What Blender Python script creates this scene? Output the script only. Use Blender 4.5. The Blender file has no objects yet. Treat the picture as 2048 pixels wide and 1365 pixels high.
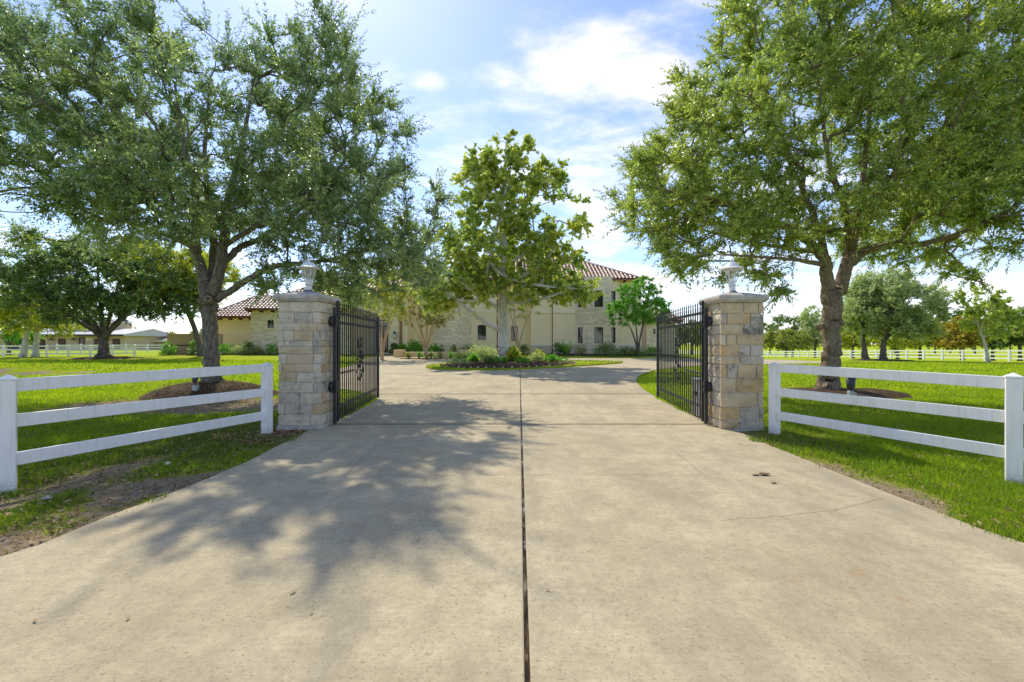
import bpy, bmesh, math, random
import numpy as np
from mathutils import Vector, Matrix
R = math.radians
random.seed(7)
rng = np.random.default_rng(7)
sc = bpy.context.scene
COL = sc.collection

# ------------------------------------------------------------------ camera
F = 910.0; CX = 1024.0; HY = 686.0; CH = 1.56          # pixels of the 2048 wide photograph
cam = bpy.data.cameras.new('camera'); cam.sensor_width = 36.0
cam.lens = F / 2048.0 * 36.0
cam.shift_y = (HY - 682.5) / 2048.0
cam.clip_start = 0.05; cam.clip_end = 3000
camo = bpy.data.objects.new('camera', cam); COL.objects.link(camo)
camo.location = (0, 0, CH); camo.rotation_euler = (R(90), 0, 0)
sc.camera = camo

# ------------------------------------------------------------------ light
SUN = Vector((-0.37, 0.84, 0.97)).normalized()
sun = bpy.data.lights.new('sun', 'SUN'); sun.energy = 2.0; sun.angle = R(0.6); sun.color = (1.0, 0.92, 0.76)
suno = bpy.data.objects.new('sun', sun); COL.objects.link(suno)
suno.rotation_euler = SUN.to_track_quat('Z', 'Y').to_euler(); suno.location = (-20, 20, 40)

w = bpy.data.worlds.new('World'); sc.world = w; w.use_nodes = True
def build_world():
    nt = w.node_tree; N = nt.nodes; L = nt.links; N.clear()
    out = N.new('ShaderNodeOutputWorld'); bg = N.new('ShaderNodeBackground')
    sky = N.new('ShaderNodeTexSky'); sky.sky_type = 'NISHITA'; sky.sun_disc = False
    sky.sun_elevation = math.asin(SUN.z); sky.sun_rotation = math.atan2(SUN.x, SUN.y)
    sky.air_density = 1.0; sky.dust_density = 0.35; sky.ozone_density = 4.0; sky.altitude = 20
    tc = N.new('ShaderNodeTexCoord')
    nor = N.new('ShaderNodeVectorMath'); nor.operation = 'NORMALIZE'; L.new(tc.outputs['Generated'], nor.inputs[0])
    def M(op, a, b=None, c=None):
        n = N.new('ShaderNodeMath'); n.operation = op
        for i, v in enumerate((a, b, c)):
            if v is None: continue
            if isinstance(v, (int, float)): n.inputs[i].default_value = v
            else: L.new(v, n.inputs[i])
        return n.outputs[0]
    sep = N.new('ShaderNodeSeparateXYZ'); L.new(nor.outputs[0], sep.inputs[0])
    # cloud layer: cloud coordinates on a flat ceiling, so that clouds shrink towards the horizon
    den = M('ADD', M('MAXIMUM', sep.outputs[2], 0.0), 0.22)
    cmb = N.new('ShaderNodeCombineXYZ')
    L.new(M('DIVIDE', sep.outputs[0], den), cmb.inputs[0]); L.new(M('DIVIDE', sep.outputs[1], den), cmb.inputs[1])
    def noise(scale, det, rough, off, dist=0.0):
        mp = N.new('ShaderNodeMapping'); mp.inputs['Location'].default_value = off; mp.inputs['Scale'].default_value = (0.8, 1.25, 1)
        L.new(cmb.outputs[0], mp.inputs[0])
        n = N.new('ShaderNodeTexNoise'); n.inputs['Scale'].default_value = scale; n.inputs['Detail'].default_value = det
        n.inputs['Roughness'].default_value = rough; n.inputs['Distortion'].default_value = dist
        L.new(mp.outputs[0], n.inputs['Vector']); return n.outputs[0]
    big = noise(1.6, 8, 0.58, (3.1, 7.7, 0.4), 0.35)
    fine = noise(5.5, 9, 0.62, (1.3, 2.2, 0.0), 0.2)
    field = M('ADD', M('MULTIPLY', big, 0.55), M('MULTIPLY', fine, 0.45))
    # cloud banks standing at fixed compass directions
    def bank(px, py, rx, rz, wgt):
        d = Vector(((px - CX) / F, 1, (HY - py) / F)).normalized()
        s = N.new('ShaderNodeVectorMath'); s.operation = 'SUBTRACT'; s.inputs[1].default_value = d
        L.new(nor.outputs[0], s.inputs[0])
        m = N.new('ShaderNodeVectorMath'); m.operation = 'MULTIPLY'; m.inputs[1].default_value = (1 / rx, 1 / max(rx, rz), 1 / rz)
        L.new(s.outputs[0], m.inputs[0])
        ln = N.new('ShaderNodeVectorMath'); ln.operation = 'LENGTH'; L.new(m.outputs[0], ln.inputs[0])
        mr = N.new('ShaderNodeMapRange'); mr.interpolation_type = 'SMOOTHSTEP'
        mr.inputs[1].default_value = 1.0; mr.inputs[2].default_value = 0.0; mr.inputs[3].default_value = 0.0; mr.inputs[4].default_value = wgt
        L.new(ln.outputs[1], mr.inputs[0]); return mr.outputs[0]
    cov = None
    for b in BANKS:
        o = bank(*b); cov = o if cov is None else M('MAXIMUM', cov, o)
    lowb = N.new('ShaderNodeMapRange'); lowb.inputs[1].default_value = 0.45; lowb.inputs[2].default_value = 0.02
    lowb.inputs[3].default_value = 0.0; lowb.inputs[4].default_value = 0.07; L.new(sep.outputs[2], lowb.inputs[0])
    tot = M('ADD', M('ADD', field, cov), lowb.outputs[0])
    mr = N.new('ShaderNodeMapRange'); mr.interpolation_type = 'SMOOTHSTEP'
    mr.inputs[1].default_value = 0.485; mr.inputs[2].default_value = 0.81; L.new(tot, mr.inputs[0])
    up = N.new('ShaderNodeMapRange'); up.inputs[1].default_value = -0.01; up.inputs[2].default_value = 0.05; L.new(sep.outputs[2], up.inputs[0])
    fac = M('MULTIPLY', M('MULTIPLY', mr.outputs[0], up.outputs[0]), 0.92)
    mix = N.new('ShaderNodeMixRGB'); L.new(fac, mix.inputs[0])
    # thin high veil of haze: lifts the blue a little everywhere
    veil = N.new('ShaderNodeMixRGB'); veil.inputs[0].default_value = VEIL; veil.inputs[2].default_value = (*VEILC, 1)
    tint = N.new('ShaderNodeMixRGB'); tint.blend_type = 'MULTIPLY'; tint.inputs[0].default_value = 1.0; tint.inputs[2].default_value = (0.68, 0.67, 0.75, 1)
    L.new(sky.outputs[0], tint.inputs[1]); L.new(tint.outputs[0], veil.inputs[1])
    L.new(veil.outputs[0], mix.inputs[1]); mix.inputs[2].default_value = (*CLOUDC, 1)
    L.new(mix.outputs[0], bg.inputs[0]); bg.inputs[1].default_value = 0.122
    L.new(bg.outputs[0], out.inputs[0])
BANKS = [(1160, 112, 0.22, 0.085, 0.19), (1290, 150, 0.16, 0.08, 0.19), (1010, 165, 0.14, 0.07, 0.10),
         (1185, 440, 0.12, 0.12, 0.13), (1290, 570, 0.22, 0.08, 0.13), (20, 130, 0.12, 0.10, 0.14), (860, 165, 0.05, 0.03, 0.14),
         (560, 610, 0.4, 0.08, 0.08), (1750, 610, 0.5, 0.08, 0.07)]
VEIL = 0.06; VEILC = (4.2, 4.5, 5.4); CLOUDC = (5.9, 5.4, 5.2)
build_world()
sc.view_settings.view_transform = 'Standard'; sc.view_settings.look = 'None'
sc.view_settings.exposure = 1.22; sc.view_settings.gamma = 1.0; sc.view_settings.use_curve_mapping = False
sc.cycles.max_bounces = 10; sc.cycles.diffuse_bounces = 7; sc.cycles.glossy_bounces = 3; sc.cycles.transmission_bounces = 6
sc.cycles.use_denoising = True

# ------------------------------------------------------------------ numeric helpers
def PX(px, Y): return (px - CX) / F * Y
def PZ(py, Y): return CH - (py - HY) / F * Y
def W(px, py, Y): return (PX(px, Y), Y, PZ(py, Y))
def sstep(a, b, x):
    t = np.clip((x - a) / (b - a), 0, 1); return t * t * (3 - 2 * t)
def G(x, y):
    """height of the ground"""
    x = np.asarray(x, float); y = np.asarray(y, float)
    z = (0.22 * sstep(38, 47, y) * sstep(-44, -34, x) + 0.08 * sstep(36, 46, y)) * (1 - sstep(18, 30, x))
    z = z - 0.36 * np.clip((x - 14) / 37, 0, 1.5) * (np.clip(y, 0, 105) / 46) ** 2
    # the old ditch on the left with its far bank
    d = np.sqrt(((x + 34) / 13.0) ** 2 + ((y - 23.5) / 3.6) ** 2)
    z = z - 0.75 * (1 - sstep(0.45, 1.0, d)) + 0.28 * np.exp(-((d - 1.35) / 0.4) ** 2) * sstep(24.5, 27, y) * sstep(-20, -26, x)
    return z
def g1(x, y): return float(G(x, y))
_H = np.random.default_rng(99).random((256, 256))
def vnoise(x, y, s=1.0):
    x = np.asarray(x, float) / s + 500.3; y = np.asarray(y, float) / s + 500.7
    xi = np.floor(x).astype(int); yi = np.floor(y).astype(int); fx = x - xi; fy = y - yi
    fx = fx * fx * (3 - 2 * fx); fy = fy * fy * (3 - 2 * fy)
    a = _H[xi & 255, yi & 255]; b = _H[(xi + 1) & 255, yi & 255]; c = _H[xi & 255, (yi + 1) & 255]; d = _H[(xi + 1) & 255, (yi + 1) & 255]
    return (a * (1 - fx) + b * fx) * (1 - fy) + (c * (1 - fx) + d * fx) * fy
def fbm(x, y, s, o=4):
    v = 0; a = 0.5; t = 0
    for i in range(o):
        v = v + a * vnoise(np.asarray(x) + 17.1 * i, np.asarray(y) - 9.3 * i, s / 2 ** i); t += a; a *= 0.5
    return v / t

# ------------------------------------------------------------------ object helpers
ORG = {}
def link(o, parent=None):
    COL.objects.link(o)
    if parent is not None: o.parent = parent
    return o
def tag(o, label=None, cat=None, group=None, kind=None):
    if label: o['label'] = label
    if cat: o['category'] = cat
    if group: o['group'] = group
    if kind: o['kind'] = kind
    return o
def thing(name, label, cat, loc, group=None, kind=None):
    o = bpy.data.objects.new(name, None); o.empty_display_size = 0.2; COL.objects.link(o); o.location = loc
    ORG[o.name] = Vector(loc); tag(o, label, cat, group, kind); return o
class MB:
    def __init__(s): s.v = []; s.f = []; s.M = None
    def add(s, vs, fs):
        n = len(s.v)
        if s.M is not None: vs = [tuple(s.M @ Vector(p)) for p in vs]
        s.v += [tuple(p) for p in vs]; s.f += [tuple(i + n for i in f) for f in fs]; return s
    def box(s, x0, x1, y0, y1, z0, z1):
        return s.add([(x0, y0, z0), (x1, y0, z0), (x1, y1, z0), (x0, y1, z0), (x0, y0, z1), (x1, y0, z1), (x1, y1, z1), (x0, y1, z1)],
                     [(0, 3, 2, 1), (4, 5, 6, 7), (0, 1, 5, 4), (1, 2, 6, 5), (2, 3, 7, 6), (3, 0, 4, 7)])
    def bar(s, a, b, wd, ht, up=(0, 0, 1)):
        a = Vector(a); b = Vector(b); d = (b - a).normalized(); u = Vector(up)
        sd = d.cross(u)
        if sd.length < 1e-4: sd = d.cross(Vector((1, 0, 0)))
        sd.normalize(); u = sd.cross(d).normalized(); sd *= wd / 2; u *= ht / 2
        return s.add([a - sd - u, a + sd - u, a + sd + u, a - sd + u, b - sd - u, b + sd - u, b + sd + u, b - sd + u],
                     [(0, 1, 2, 3), (7, 6, 5, 4), (0, 4, 5, 1), (1, 5, 6, 2), (2, 6, 7, 3), (3, 7, 4, 0)])
    def tube(s, pts, rad, n=8, caps=True, rough=0.0):
        pts = [Vector(p) for p in pts]
        if isinstance(rad, (int, float)): rad = [rad] * len(pts)
        vs = []; fs = []
        t = (pts[1] - pts[0]).normalized(); ref = Vector((1, 0, 0)) if abs(t.x) < 0.8 else Vector((0, 1, 0))
        u = t.cross(ref).normalized()
        for i, p in enumerate(pts):
            if i == 0: t = pts[1] - pts[0]
            elif i == len(pts) - 1: t = pts[-1] - pts[-2]
            else: t = pts[i + 1] - pts[i - 1]
            t.normalize(); u = (u - t * u.dot(t)).normalized(); v = t.cross(u)
            for k in range(n):
                a = 2 * math.pi * k / n; r = rad[i] * (1 + rough * random.uniform(-1, 1))
                vs.append(p + u * (math.cos(a) * r) + v * (math.sin(a) * r))
        for i in range(len(pts) - 1):
            for k in range(n):
                k2 = (k + 1) % n; fs.append((i * n + k, i * n + k2, (i + 1) * n + k2, (i + 1) * n + k))
        if caps: fs.append(tuple(range(n - 1, -1, -1))); fs.append(tuple((len(pts) - 1) * n + k for k in range(n)))
        return s.add(vs, fs)
    def lathe(s, c, prof, n=20, square=False, cap=True):
        vs = []; fs = []
        for r, z in prof:
            for k in range(n):
                a = 2 * math.pi * (k + (0.5 if square else 0)) / n
                vs.append((c[0] + r * math.cos(a), c[1] + r * math.sin(a), c[2] + z))
        for i in range(len(prof) - 1):
            for k in range(n):
                k2 = (k + 1) % n; fs.append((i * n + k, i * n + k2, (i + 1) * n + k2, (i + 1) * n + k))
        if cap: fs.append(tuple(range(n - 1, -1, -1))); fs.append(tuple((len(prof) - 1) * n + k for k in range(n)))
        return s.add(vs, fs)
    def build(s, name, mat, parent=None, smooth=False, bevel=0.0):
        o = new_mesh(name, s.v, s.f, mat, parent, smooth)
        if bevel:
            b = o.modifiers.new('bevel', 'BEVEL'); b.width = bevel; b.segments = 2; b.limit_method = 'ANGLE'; b.angle_limit = R(40)
        return o
def org_of(o):
    while o is not None and o.name not in ORG: o = o.parent
    return ORG[o.name] if o is not None else Vector((0, 0, 0))
def new_mesh(name, v, f, mat, parent=None, smooth=False):
    me = bpy.data.meshes.new(name); off = org_of(parent) if parent else Vector((0, 0, 0))
    me.from_pydata([(p[0] - off.x, p[1] - off.y, p[2] - off.z) for p in v], [], f)
    if mat: me.materials.append(MAT[mat])
    if smooth: me.polygons.foreach_set('use_smooth', [True] * len(me.polygons))
    o = bpy.data.objects.new(name, me); link(o, parent); return o
def np_mesh(name, V, F_, mat, parent=None, attrs=None, smooth=False):
    """V (n,3) world coordinates, F_ (m,k) faces of equal size; attrs: name -> per vertex floats"""
    me = bpy.data.meshes.new(name); off = org_of(parent) if parent else Vector((0, 0, 0))
    V = np.asarray(V, np.float32) - np.array(off, np.float32); F_ = np.asarray(F_, np.int32)
    m, k = F_.shape
    me.vertices.add(len(V)); me.vertices.foreach_set('co', V.ravel())
    me.loops.add(m * k); me.loops.foreach_set('vertex_index', F_.ravel())
    me.polygons.add(m); me.polygons.foreach_set('loop_start', np.arange(0, m * k, k, dtype=np.int32))
    me.polygons.foreach_set('loop_total', np.full(m, k, np.int32))
    if smooth: me.polygons.foreach_set('use_smooth', np.ones(m, bool))
    for an, av in (attrs or {}).items():
        a = me.attributes.new(an, 'FLOAT', 'POINT'); a.data.foreach_set('value', np.asarray(av, np.float32))
    me.update(calc_edges=True); me.validate()
    if mat: me.materials.append(MAT[mat])
    o = bpy.data.objects.new(name, me); link(o, parent); return o

# ------------------------------------------------------------------ materials
MAT = {}
class NT:
    def __init__(s, name):
        s.m = bpy.data.materials.new(name); s.m.use_nodes = True; s.t = s.m.node_tree; s.N = s.t.nodes; s.L = s.t.links
        s.N.clear(); s.out = s.N.new('ShaderNodeOutputMaterial'); MAT[name] = s.m
    def n(s, typ, **kw):
        x = s.N.new(typ)
        for k, v in kw.items():
            if k in x.bl_rna.properties: setattr(x, k, v)
            else: s.set(x.inputs[k.replace('_', ' ')], v)
        return x
    def set(s, inp, v):
        if hasattr(v, 'is_output') or isinstance(v, bpy.types.NodeSocket): s.L.new(v, inp)
        else:
            if isinstance(v, tuple) and len(v) == 3 and inp.type == 'RGBA': v = (*v, 1)
            inp.default_value = v
    def obj(s): return s.n('ShaderNodeTexCoord').outputs['Object']
    def geo(s): return s.n('ShaderNodeNewGeometry').outputs['Position']
    def attr(s, a): return s.n('ShaderNodeAttribute', attribute_name=a).outputs['Fac']
    def noise(s, vec, scale, detail=4, rough=0.55, dist=0.0):
        x = s.n('ShaderNodeTexNoise'); s.L.new(vec, x.inputs['Vector']); x.inputs['Scale'].default_value = scale
        x.inputs['Detail'].default_value = detail; x.inputs['Roughness'].default_value = rough; x.inputs['Distortion'].default_value = dist
        return x.outputs[0]
    def map(s, vec, scale=(1, 1, 1), loc=(0, 0, 0), rot=(0, 0, 0)):
        x = s.n('ShaderNodeMapping'); s.L.new(vec, x.inputs[0]); x.inputs['Scale'].default_value = scale
        x.inputs['Location'].default_value = loc; x.inputs['Rotation'].default_value = rot; return x.outputs[0]
    def ramp(s, fac, stops):
        x = s.n('ShaderNodeValToRGB'); s.set(x.inputs[0], fac); e = x.color_ramp.elements
        while len(e) < len(stops): e.new(0.5)
        for i, (p, c) in enumerate(stops):
            e[i].position = p; e[i].color = (*c, 1) if not isinstance(c, (int, float)) else (c, c, c, 1)
        return x.outputs[0]
    def mix(s, fac, a, b, mode='MIX'):
        x = s.n('ShaderNodeMixRGB', blend_type=mode); s.set(x.inputs[0], fac); s.set(x.inputs[1], a); s.set(x.inputs[2], b); return x.outputs[0]
    def math(s, op, a, b=None):
        x = s.n('ShaderNodeMath', operation=op); s.set(x.inputs[0], a)
        if b is not None: s.set(x.inputs[1], b)
        return x.outputs[0]
    def rangemap(s, v, a, b, c=0.0, d=1.0):
        x = s.n('ShaderNodeMapRange'); s.set(x.inputs[0], v)
        for i, q in enumerate((a, b, c, d)): x.inputs[i + 1].default_value = q
        return x.outputs[0]
    def bump(s, h, strength=0.4, dist=0.02):
        x = s.n('ShaderNodeBump'); s.set(x.inputs['Height'], h); x.inputs['Strength'].default_value = strength; x.inputs['Distance'].default_value = dist
        return x.outputs[0]
    def pbr(s, col, rough=0.7, spec=0.3, metal=0.0, normal=None):
        x = s.n('ShaderNodeBsdfPrincipled'); s.set(x.inputs['Base Color'], col); s.set(x.inputs['Roughness'], rough)
        s.set(x.inputs['Specular IOR Level'], spec); s.set(x.inputs['Metallic'], metal)
        if normal is not None: s.L.new(normal, x.inputs['Normal'])
        return x
    def done(s, sh): s.L.new(sh if isinstance(sh, bpy.types.NodeSocket) else sh.outputs[0], s.out.inputs[0]); return s.m

def mat_simple(name, col, rough=0.6, spec=0.3, metal=0.0, var=0.12, scale=6.0, bump=0.0, bscale=60.0):
    t = NT(name); o = t.geo(); nz = t.noise(o, scale, 5, 0.6)
    c = t.mix(t.rangemap(nz, 0.3, 0.7), tuple(x * (1 - var) for x in col), tuple(min(1, x * (1 + var)) for x in col))
    nrm = t.bump(t.noise(o, bscale, 4), bump, 0.01) if bump else None
    t.done(t.pbr(c, rough, spec, metal, nrm))

def mat_leaf(name, dark, mid, light, tint, trans=0.38, rough=0.42, spec=0.35, tintamt=0.5):
    t = NT(name); r = t.attr('rnd'); cl = t.attr('clump')
    c = t.ramp(r, [(0.0, dark), (0.5, mid), (1.0, light)])
    c = t.mix(t.math('MULTIPLY', t.rangemap(cl, 0.45, 0.95), tintamt), c, tint)
    p = t.pbr(c, rough, spec)
    tr = t.n('ShaderNodeBsdfTranslucent'); t.set(tr.inputs[0], t.mix(0.55, c, (1.0, 1.0, 0.35), 'MULTIPLY') if False else t.mix(1.0, c, (1.25, 1.35, 0.75), 'MULTIPLY'))
    m = t.n('ShaderNodeMixShader'); m.inputs[0].default_value = trans; t.L.new(p.outputs[0], m.inputs[1]); t.L.new(tr.outputs[0], m.inputs[2])
    t.done(m.outputs[0])

def make_materials():
    # concrete drive -------------------------------------------------
    t = NT('concrete'); o = t.geo()
    a = t.noise(o, 0.55, 6, 0.62); b = t.noise(o, 3.2, 6, 0.65); c = t.noise(o, 55, 3, 0.6)
    col = t.ramp(a, [(0.30, (0.40, 0.33, 0.20)), (0.5, (0.54, 0.455, 0.285)), (0.72, (0.64, 0.55, 0.36))])
    col = t.mix(t.rangemap(b, 0.40, 0.64, 0.0, 0.55), col, (0.31, 0.255, 0.155))
    mott = t.noise(t.map(o, (1, 1.8, 1)), 11, 6, 0.7); col = t.mix(t.rangemap(mott, 0.36, 0.66, 0.0, 0.5), col, t.mix(mott, (0.56, 0.48, 0.335), (0.27, 0.22, 0.135)))
    gr1 = t.noise(o, 24, 5, 0.75); gr2 = t.noise(o, 130, 3, 0.7)
    col = t.mix(1.0, col, t.ramp(gr1, [(0.25, 0.80), (0.5, 1.0), (0.75, 1.14)]), 'MULTIPLY'); col = t.mix(1.0, col, t.ramp(gr2, [(0.25, 0.80), (0.5, 1.0), (0.75, 1.18)]), 'MULTIPLY')
    broom = t.noise(t.map(o, (2.0, 160, 1)), 1.0, 3, 0.5)
    col = t.mix(t.rangemap(broom, 0.35, 0.75, 0.0, 0.3), col, (0.29, 0.24, 0.155))
    stain = t.noise(t.map(o, (1.2, 0.5, 1), (4, 1, 0)), 0.8, 7, 0.7)
    col = t.mix(t.rangemap(stain, 0.48, 0.70, 0.0, 0.5), col, (0.25, 0.22, 0.155))
    spk = t.n('ShaderNodeTexVoronoi'); t.L.new(o, spk.inputs['Vector']); spk.inputs['Scale'].default_value = 42
    col = t.mix(t.rangemap(spk.outputs['Distance'], 0.0, 0.16, 0.45, 0.0), col, (0.50, 0.45, 0.36))
    col = t.mix(t.rangemap(c, 0.58, 0.72, 0.0, 0.6), col, (0.13, 0.105, 0.07))
    slab = t.n('ShaderNodeObjectInfo').outputs['Random']; col = t.mix(1.0, col, t.ramp(slab, [(0.0, 0.93), (1.0, 1.06)]), 'MULTIPLY')
    trk = t.noise(t.map(o, (3.0, 0.22, 1), (1.7, 0.3, 0)), 1.0, 5, 0.6); col = t.mix(t.rangemap(trk, 0.5, 0.7, 0.0, 0.28), col, (0.27, 0.235, 0.165))
    rust = t.noise(t.map(o, (1, 1, 1), (9.7, 3.3, 0)), 4.2, 5, 0.6); rmask = t.noise(t.map(o, (1, 1, 1), (2.7, 8.3, 0)), 0.7, 2)
    col = t.mix(t.math('MULTIPLY', t.rangemap(rust, 0.66, 0.72, 0.0, 0.6), t.rangemap(rmask, 0.52, 0.6)), col, (0.40, 0.22, 0.09))
    crk = t.n('ShaderNodeTexVoronoi', feature='DISTANCE_TO_EDGE')
    dv = t.n('ShaderNodeVectorMath', operation='ADD'); t.L.new(t.map(o, (1, 1, 0)), dv.inputs[0])
    nzv = t.n('ShaderNodeTexNoise'); t.L.new(o, nzv.inputs['Vector']); nzv.inputs['Scale'].default_value = 1.7; nzv.inputs['Detail'].default_value = 7
    sc_ = t.n('ShaderNodeVectorMath', operation='SCALE'); t.L.new(nzv.outputs[1], sc_.inputs[0]); sc_.inputs['Scale'].default_value = 0.9
    t.L.new(sc_.outputs[0], dv.inputs[1]); t.L.new(dv.outputs[0], crk.inputs['Vector']); crk.inputs['Scale'].default_value = 0.22
    cm = t.math('MULTIPLY', t.rangemap(crk.outputs['Distance'], 0.0, 0.0022, 1.0, 0.0), t.rangemap(t.noise(o, 0.45, 2), 0.62, 0.66))
    col = t.mix(t.math('MULTIPLY', cm, 0.75), col, (0.11, 0.09, 0.07))
    h = t.math('ADD', t.math('MULTIPLY', broom, 0.6), t.math('MULTIPLY', c, 0.5))
    t.done(t.pbr(col, 0.86, 0.2, 0, t.bump(h, 0.35, 0.006)))
    # debris in the joint --------------------------------------------
    t = NT('joint_fill'); o = t.geo()
    a = t.noise(t.map(o, (30, 5, 1)), 1.0, 6, 0.7); b = t.noise(t.map(o, (1, 1, 1)), 1.1, 3)
    col = t.ramp(a, [(0.40, (0.012, 0.010, 0.008)), (0.53, (0.055, 0.036, 0.02)), (0.68, (0.22, 0.17, 0.11))])
    col = t.mix(t.rangemap(b, 0.53, 0.58, 0.0, 0.8), col, t.ramp(a, [(0.46, (0.02, 0.02, 0.02)), (0.54, (0.34, 0.31, 0.26))]))
    t.done(t.pbr(col, 0.9, 0.1, 0, t.bump(a, 0.8, 0.02)))
    mat_simple('joint_dark', (0.085, 0.07, 0.052), 0.95, 0.1, var=0.4, scale=20)
    mat_simple('paint_mark', (0.62, 0.6, 0.55), 0.9, 0.1, var=0.2, scale=60)
    # ground ---------------------------------------------------------
    t = NT('lawn_ground'); o = t.geo(); dirt = t.attr('dirt'); dry = t.attr('dry')
    n1 = t.noise(o, 9, 6, 0.7); n2 = t.noise(o, 0.35, 4, 0.6); n3 = t.noise(o, 70, 3, 0.6)
    n4 = t.noise(t.map(o, (1, 0.35, 1)), 1.6, 5, 0.65)
    gr = t.ramp(n1, [(0.25, (0.20, 0.29, 0.006)), (0.5, (0.36, 0.46, 0.008)), (0.75, (0.50, 0.57, 0.014))])
    gr = t.mix(t.rangemap(n2, 0.35, 0.65, 0.0, 0.5), gr, t.mix(n1, (0.38, 0.45, 0.008), (0.50, 0.55, 0.015)))
    gr = t.mix(t.rangemap(n4, 0.45, 0.7, 0.0, 0.45), gr, (0.21, 0.32, 0.006))
    gr = t.mix(t.math('MULTIPLY', dry, t.rangemap(n1, 0.3, 0.6)), gr, (0.20, 0.165, 0.075))
    so = t.ramp(n1, [(0.3, (0.21, 0.15, 0.095)), (0.55, (0.44, 0.335, 0.22)), (0.8, (0.60, 0.48, 0.33))])
    so = t.mix(t.rangemap(n3, 0.5, 0.7, 0, 0.6), so, (0.15, 0.105, 0.06))
    dm = t.rangemap(t.math('ADD', dirt, t.math('MULTIPLY', t.math('SUBTRACT', n1, 0.5), 0.7)), 0.4, 0.62)
    t.done(t.pbr(t.mix(dm, gr, so), 0.95, 0.08, 0, t.bump(t.math('ADD', n1, n3), 0.9, 0.05)))
    # grass blades ---------------------------------------------------
    t = NT('grass_blade'); r = t.attr('rnd'); dry = t.attr('dry')
    c = t.ramp(r, [(0.0, (0.11, 0.195, 0.022)), (0.5, (0.34, 0.44, 0.016)), (1.0, (0.58, 0.64, 0.030))])
    c = t.mix(dry, c, t.ramp(r, [(0.0, (0.06, 0.12, 0.02)), (0.45, (0.17, 0.17, 0.055)), (1.0, (0.40, 0.32, 0.17))]))
    p = t.pbr(c, 0.55, 0.2); tr = t.n('ShaderNodeBsdfTranslucent'); t.set(tr.inputs[0], t.mix(1.0, c, (1.35, 1.5, 0.7), 'MULTIPLY'))
    m = t.n('ShaderNodeMixShader'); m.inputs[0].default_value = 0.4; t.L.new(p.outputs[0], m.inputs[1]); t.L.new(tr.outputs[0], m.inputs[2]); t.done(m.outputs[0])
    # stones ---------------------------------------------------------
    def stone(name, c0, c1, stain, amt):
        t = NT(name); o = t.geo(); rnd = t.n('ShaderNodeObjectInfo').outputs['Random']
        a = t.noise(o, 5, 6, 0.65); b = t.noise(o, 28, 5, 0.65); s_ = t.noise(o, 3.1, 7, 0.72, 0.6)
        col = t.mix(t.rangemap(a, 0.3, 0.7), c0, c1)
        col = t.mix(t.math('MULTIPLY', rnd, 0.35), col, (0.60, 0.52, 0.40))
        col = t.mix(t.rangemap(s_, 0.5, 0.66, 0.0, amt), col, stain)
        s2 = t.noise(t.map(o, (1, 1, 1), (7.3, 1.9, 4.4)), 4.3, 7, 0.75, 0.8); col = t.mix(t.rangemap(s2, 0.56, 0.68, 0.0, 0.5), col, (0.27, 0.245, 0.205))
        s3 = t.noise(t.map(o, (1, 1, 1), (2.3, 8.9, 1.4)), 3.4, 6, 0.7, 0.5); col = t.mix(t.rangemap(s3, 0.60, 0.72, 0.0, 0.5), col, (0.62, 0.40, 0.17))
        col = t.mix(t.rangemap(b, 0.56, 0.74, 0.0, 0.45), col, (0.24, 0.215, 0.175))
        t.done(t.pbr(col, 0.88, 0.15, 0, t.bump(t.math('ADD', a, b), 0.9, 0.035)))
    stone('stone_cream', (0.82, 0.725, 0.54), (0.68, 0.58, 0.41), (0.27, 0.25, 0.215), 0.55)
    stone('stone_grey', (0.70, 0.625, 0.50), (0.52, 0.46, 0.36), (0.13, 0.12, 0.105), 0.85)
    stone('stone_tan', (0.76, 0.60, 0.36), (0.64, 0.48, 0.27), (0.32, 0.27, 0.2), 0.5)
    stone('stone_orange', (0.66, 0.44, 0.19), (0.66, 0.54, 0.35), (0.36, 0.22, 0.09), 0.7)
    mat_simple('mortar', (0.60, 0.54, 0.44), 0.95, 0.1, var=0.3, scale=14, bump=0.6, bscale=50)
    t = NT('cast_stone'); o = t.geo(); a = t.noise(o, 6, 7, 0.7); b = t.noise(t.map(o, (4, 4, 22)), 1.0, 4)
    col = t.ramp(a, [(0.3, (0.30, 0.275, 0.225)), (0.52, (0.50, 0.46, 0.38)), (0.75, (0.62, 0.565, 0.47))])
    col = t.mix(t.rangemap(b, 0.55, 0.75, 0, 0.4), col, (0.16, 0.15, 0.135))
    t.done(t.pbr(col, 0.85, 0.2, 0, t.bump(t.noise(o, 60, 4), 0.35, 0.01)))
    # white vinyl ----------------------------------------------------
    t = NT('vinyl'); o = t.geo(); a = t.noise(t.map(o, (3, 3, 0.9)), 2.2, 6, 0.65); b = t.noise(o, 40, 3); st = t.noise(t.map(o, (26, 26, 1.5)), 1.0, 3)
    col = t.mix(t.rangemap(a, 0.46, 0.68, 0, 0.6), (0.93, 0.91, 0.87), (0.78, 0.78, 0.66))
    col = t.mix(t.rangemap(st, 0.52, 0.72, 0, 0.3), col, (0.55, 0.54, 0.48))
    hz = t.n('ShaderNodeSeparateXYZ'); t.L.new(o, hz.inputs[0])
    low = t.math('MULTIPLY', t.rangemap(hz.outputs[2], 0.02, 0.16, 1.0, 0.0), t.rangemap(b, 0.35, 0.6))
    col = t.mix(t.math('MULTIPLY', low, 0.6), col, (0.30, 0.24, 0.16))
    t.done(t.pbr(col, 0.38, 0.45))
    mat_simple('vinyl_far', (0.86, 0.85, 0.83), 0.5, 0.4, var=0.05, scale=1.5)
    mat_simple('iron', (0.022, 0.023, 0.026), 0.42, 0.5, 0.0, var=0.35, scale=18)
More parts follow.
